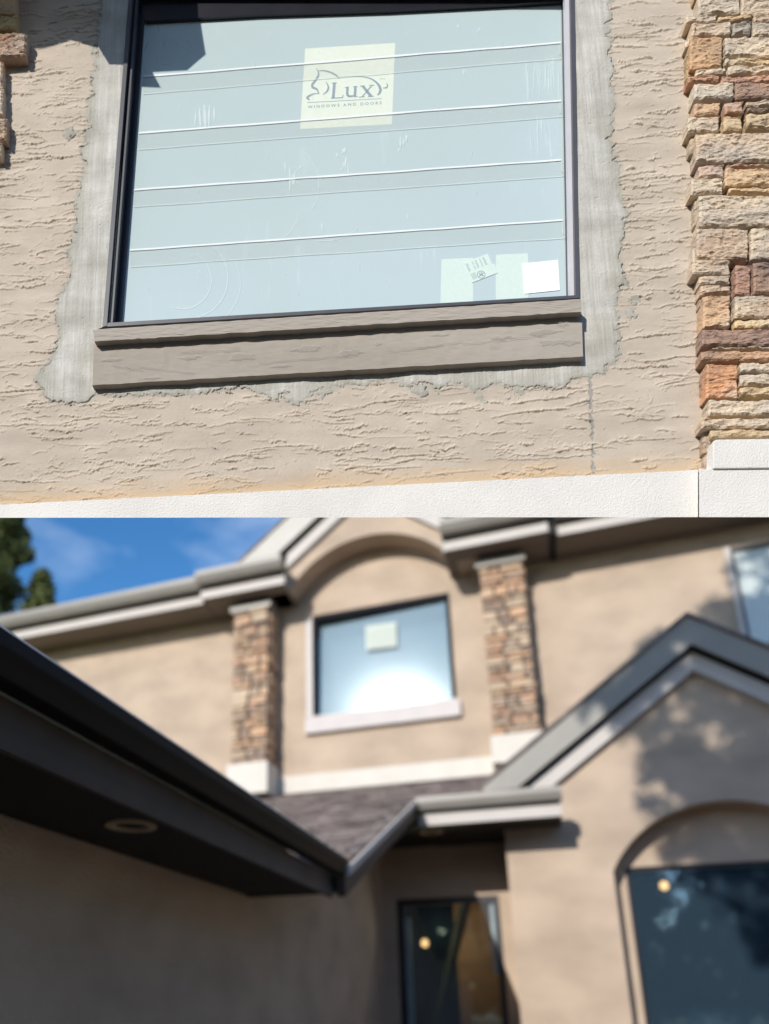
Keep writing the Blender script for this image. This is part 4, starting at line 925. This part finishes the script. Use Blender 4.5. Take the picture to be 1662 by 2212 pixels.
def fill_light(p, e_):
    l = bpy.data.lights.new('hall_fill', 'POINT'); l.energy = e_; l.color = (1, .62, .3); l.shadow_soft_size = .06
    o = bpy.data.objects.new('hall_fill', l); COL.objects.link(o); o.location = (p[0], p[1], p[2]-.2)
fill_light((-1.5, 11.35, 2.75), 38)  # fill lamp added away from the bulbs to brighten the wood panel
pendant(tuple(onY(918, 2037, 13.0)), .06, 'small lit round bulb behind the glass of the front door', 3.3)
pendant(tuple(onY(1435, 1913, 11.6)), .06, 'small lit orange bulb behind the dark arched window', 3.6)
# lamp built into soffits
def canlight(p, r, par, m1, m2):
    e = par
    t = np.linspace(0, 2*math.pi, 24, endpoint=False)
    mb = MB()
    for i in range(24):
        a, b = t[i], t[(i+1) % 24]
        q = lambda rr, th, z: (p[0]+rr*math.cos(th), p[1]+rr*math.sin(th), p[2]+z)
        mb.quad(q(r, a, -.012), q(r, b, -.012), q(r*.72, b, -.014), q(r*.72, a, -.014)); mb.quad(q(r, a, 0), q(r, b, 0), q(r, b, -.012), q(r, a, -.012))
        mb.quad(q(r*.72, a, -.014), q(r*.72, b, -.014), q(r*.55, b, .03), q(r*.55, a, .03))
    f = mb.build('downlight', m1, e, label='round recessed downlight ring set in the soffit')
    MB().cyl((p[0], p[1], p[2]+.02), (p[0], p[1], p[2]+.03), r*.6, 20).build('lens', m2, e)
RING = mat('brass_ring', (0.40, 0.29, 0.19), 0.5); LENS = mat('frosted_lens', (0.45, 0.35, 0.25), 0.5)

# garage wing at the left
GX0 = -2.33
ge = sub('garage_eave', house)
Y0, Y1 = -1.5, 5.60
prof = [(-1.44, 2.70), (-1.44, 2.64), (-1.47, 2.60), (-1.50, 2.54), (-1.58, 2.54), (-1.58, 2.70), (-1.56, 2.70), (-1.56, 2.56), (-1.51, 2.56), (-1.46, 2.62), (-1.455, 2.70)]
prof = [(-1.455, 2.66), (-1.455, 2.61), (-1.475, 2.58), (-1.50, 2.535), (-1.585, 2.535), (-1.585, 2.66)]
MB().prism([(a, Y0, b) for a, b in prof], [(a, Y1, b) for a, b in prof]).build('gutter', DARK_BROWN, ge, bevel=.006)
MB().box(-1.63, -1.60, Y0, Y1, 2.385, 2.535).build('fascia', DARK_FASCIA, ge)
MB().box(-1.618, -1.588, Y0, Y1-.002, 2.355, 2.425).build('trim_board', DARK_FASCIA, ge)
MB().box(GX0-.01, -1.63, Y0, Y1, 2.40, 2.43).build('soffit', SOFFIT_DARK, ge)
MB().box(GX0-.01, -1.60, Y1-.03, Y1, 2.385, 2.56).build('end_board', DARK_FASCIA, ge)
MB().ext([(-1.470, Y0, 2.662), (-1.50, Y0, 2.665), (-1.545, Y0, 2.715), (-1.535, Y0, 2.722)], (0, Y1-Y0, 0)).build('pale_edge_strip', PALE_TRIM, ge)  # pale strip added and tilted to catch sun as the gutter's bright line
canlight((-1.865, 2.98, 2.40), .125, ge, RING, LENS)
canlight((-1.37, 9.9, 3.785), .16, pr, RING, LENS)
MB().ext([(-1.56, Y0, 2.68), (-1.56, Y1, 2.68), (-7.6, 11.66, 2.68+.408*6.04), (-7.6, Y0, 2.68+.408*6.04)], (0, 0, -.05)).build('garage_roof', SHINGLE, house)
MB().box(GX0-.2, GX0, Y0+.2, 11.0, 0, 2.43).ext([(GX0, 5.7, 2.43), (GX0, 11.0, 2.43), (GX0, 11.0, 3.8), (GX0, 9.3, 3.8), (GX0, 5.7, 2.44)], (-.2, 0, 0)).build('garage_wall', STUCCO_FAR, house)
MB().box(-9, GX0-.2, Y0+.2, Y0+.4, 0, 2.6).build('garage_wall', STUCCO_FAR, house)

# ================================================================== 3. TREES
def crown_mesh(name, seed, n, fn, size, m, flat=0.5):
    r = np.random.default_rng(seed); P = fn(r, n)
    nrm = r.normal(size=(n, 3)); nrm /= np.linalg.norm(nrm, axis=1)[:, None]
    t = np.cross(nrm, r.normal(size=(n, 3))); t /= np.linalg.norm(t, axis=1)[:, None]; b = np.cross(nrm, t)
    s = size*r.uniform(.6, 1.4, (n, 1))
    V = np.concatenate([P-t*s, P+b*s*flat, P+t*s, P-b*s*flat], 1).reshape(-1, 3)
    f = np.arange(4*n).reshape(-1, 4)
    me = bpy.data.meshes.new(name); me.vertices.add(len(V)); me.vertices.foreach_set('co', V.astype(np.float32).ravel())
    me.loops.add(f.size); me.loops.foreach_set('vertex_index', f.astype(np.int32).ravel()); me.polygons.add(n); me.polygons.foreach_set('loop_start', np.arange(0, f.size, 4, dtype=np.int32)); me.update(calc_edges=True)
    me.materials.append(m); return me
def clumped(centers, rad):
    C_ = np.array(centers); R_ = np.array(rad)
    def fn(r, n):
        k = r.integers(0, len(C_), n); d = r.normal(size=(n, 3)); d /= np.linalg.norm(d, axis=1)[:, None]
        return C_[k]+d*(R_[k]*r.uniform(.45, 1, n)**.5)[:, None]
    return fn
def columnar(h, rad, nn, seed):
    r = random.Random(seed); C_ = []; R_ = []
    for i in range(nn):
        z = r.uniform(.06, 1)**.9; rr = rad*(math.sin(math.pi*min(1, z*.9+.12))**.6); a = r.uniform(0, 6.28); q = r.uniform(.2, .95)*rr
        C_.append((q*math.cos(a), q*math.sin(a), z*h)); R_.append(r.uniform(.18, .36)*rad)
    return C_, R_
def trunk(mb, pts, radii):
    for i in range(len(pts)-1): mb.cyl(pts[i], pts[i+1], radii[i], 9, radii[i+1])
def tree(name, loc, crown, tr, label, group=None, cat='tree'):
    e = empty(name, loc, label, cat, group)
    o = bpy.data.objects.new('crown', crown); COL.objects.link(o); o.parent = e
    t = bpy.data.objects.new('trunk', tr); COL.objects.link(t); t.parent = e
    return e
# columnar tree beyond the roof, top left
C_, R_ = columnar(20.5, 1.45, 420, 5)
cm = crown_mesh('crown', 3, 60000, clumped(C_, R_), .085, LEAF)
mb = MB(); trunk(mb, [(0, 0, 0), (.05, 0, 8), (0, .05, 16)], [.22, .15, .05]); tm = mb.build('trunk', BARK); TM = tm.data; bpy.data.objects.remove(tm)
tree('columnar_tree', (-15.75, 16, 0), cm, TM, 'tall narrow green tree rising beyond the roof at the left edge', 'trees beyond the roof')
C_, R_ = columnar(14.7, 1.1, 260, 9)
cm2 = crown_mesh('crown', 4, 30000, clumped(C_, R_), .085, LEAF)
tt = tree('columnar_tree', (-14.3, 16.6, 0), cm2, TM, 'short tree top beside the tall one, just above the gutter', 'trees beyond the roof'); tt.children[1].scale = (1, 1, .8)
# broad tree behind the viewer whose shade dapples the right-hand gable
r_ = random.Random(12); C_ = []; R_ = []
for i in range(340):
    a = r_.uniform(0, 6.28); q = r_.uniform(0, 1)**.5*3.7; z = r_.uniform(-1, 1)
    C_.append((q*math.cos(a), q*math.sin(a)*.8, 12.2+z*3.6*math.sqrt(max(0, 1-(q/4.0)**2)))); R_.append(r_.uniform(.28, .6))
cm3 = crown_mesh('crown', 6, 27000, clumped(C_, R_), .12, LEAF)
mb = MB(); trunk(mb, [(0, 0, 0), (.1, 0, 5), (0, .1, 9.5), (0, 0, 13)], [.26, .22, .16, .06])
for i in range(14):
    a = i*2.4; mb.cyl((0, 0, 8.6+i*.35), (2.4*math.cos(a), 2.0*math.sin(a), 10.6+i*.35), .07, 7, .02)
tm = mb.build('trunk', BARK); T3 = tm.data; bpy.data.objects.remove(tm)
tree('broad_tree', (0.85, -5.2, 0), cm3, T3, 'broad leafy tree standing in the drive behind the viewer, dappling the right gable')
# dark trees across the street, seen only mirrored in the glass
C_, R_ = [], []
for i in range(420):
    z = r_.uniform(.0, 1); rr = 3.3*(1-z)**.6+.2; a = r_.uniform(0, 6.28); q = r_.uniform(.3, 1)*rr
    C_.append((q*math.cos(a), q*math.sin(a), .6+z*11.5)); R_.append(r_.uniform(.3, .6))
cm4 = crown_mesh('crown', 8, 15000, clumped(C_, R_), .22, LEAF_DARK)
mb = MB(); trunk(mb, [(0, 0, 0), (0, 0, 8)], [.25, .05]); tm = mb.build('trunk', BARK); T4 = tm.data; bpy.data.objects.remove(tm)
for i, (x, y) in enumerate([(-16, -27), (-11, -30), (-6.5, -26), (-2, -29), (2.5, -27), (7, -30), (11.5, -26), (16, -29), (21, -27), (26, -30)]):
    e = tree('spruce_tree', (x*.8, y+3, 0), cm4, T4, 'dark spruce in the row across the street behind the viewer', 'spruces across the street')
    e.scale = (1, 1, r_.uniform(.8, 1.1)); e.rotation_euler = (0, 0, r_.uniform(0, 6))

nh = empty('added_bounce_house', (11.5, 0, 0), 'unseen tan house added to bounce warm light onto the garage and screen off blue sky', 'house')  # unseen block added for warm bounce and to cut blue sky light
MB().box(11.5, 19, -10, 9, 0, 5.2).build('wall', STUCCO_FAR, nh)
MB().prism([(10.9, -10.6, 5.2), (19.6, -10.6, 5.2), (15.25, -10.6, 7.4)], [(10.9, 9.6, 5.2), (19.6, 9.6, 5.2), (15.25, 9.6, 7.4)]).build('roof', SHINGLE, nh)
for yy in (-6, -1, 4):
    wn = sub('window', nh); MB().box(11.44, 11.50, yy, yy+1.6, 1, 2.4).build('frame', PALE_TRIM, wn); MB().box(11.42, 11.438, yy+.08, yy+1.52, 1.08, 2.32).build('pane', GRAPHITE, wn)
bpy.context.view_layer.update()
for c in nh.children: c.matrix_parent_inverse = Matrix.Translation((-11.5, 0, 0))
# objects whose house parent sits at the facade: keep world positions
bpy.context.view_layer.update()
for o in bpy.data.objects:
    if o.parent is house:
        o.matrix_parent_inverse = Matrix.Translation((0, -YF, 0))
bpy.context.view_layer.update()
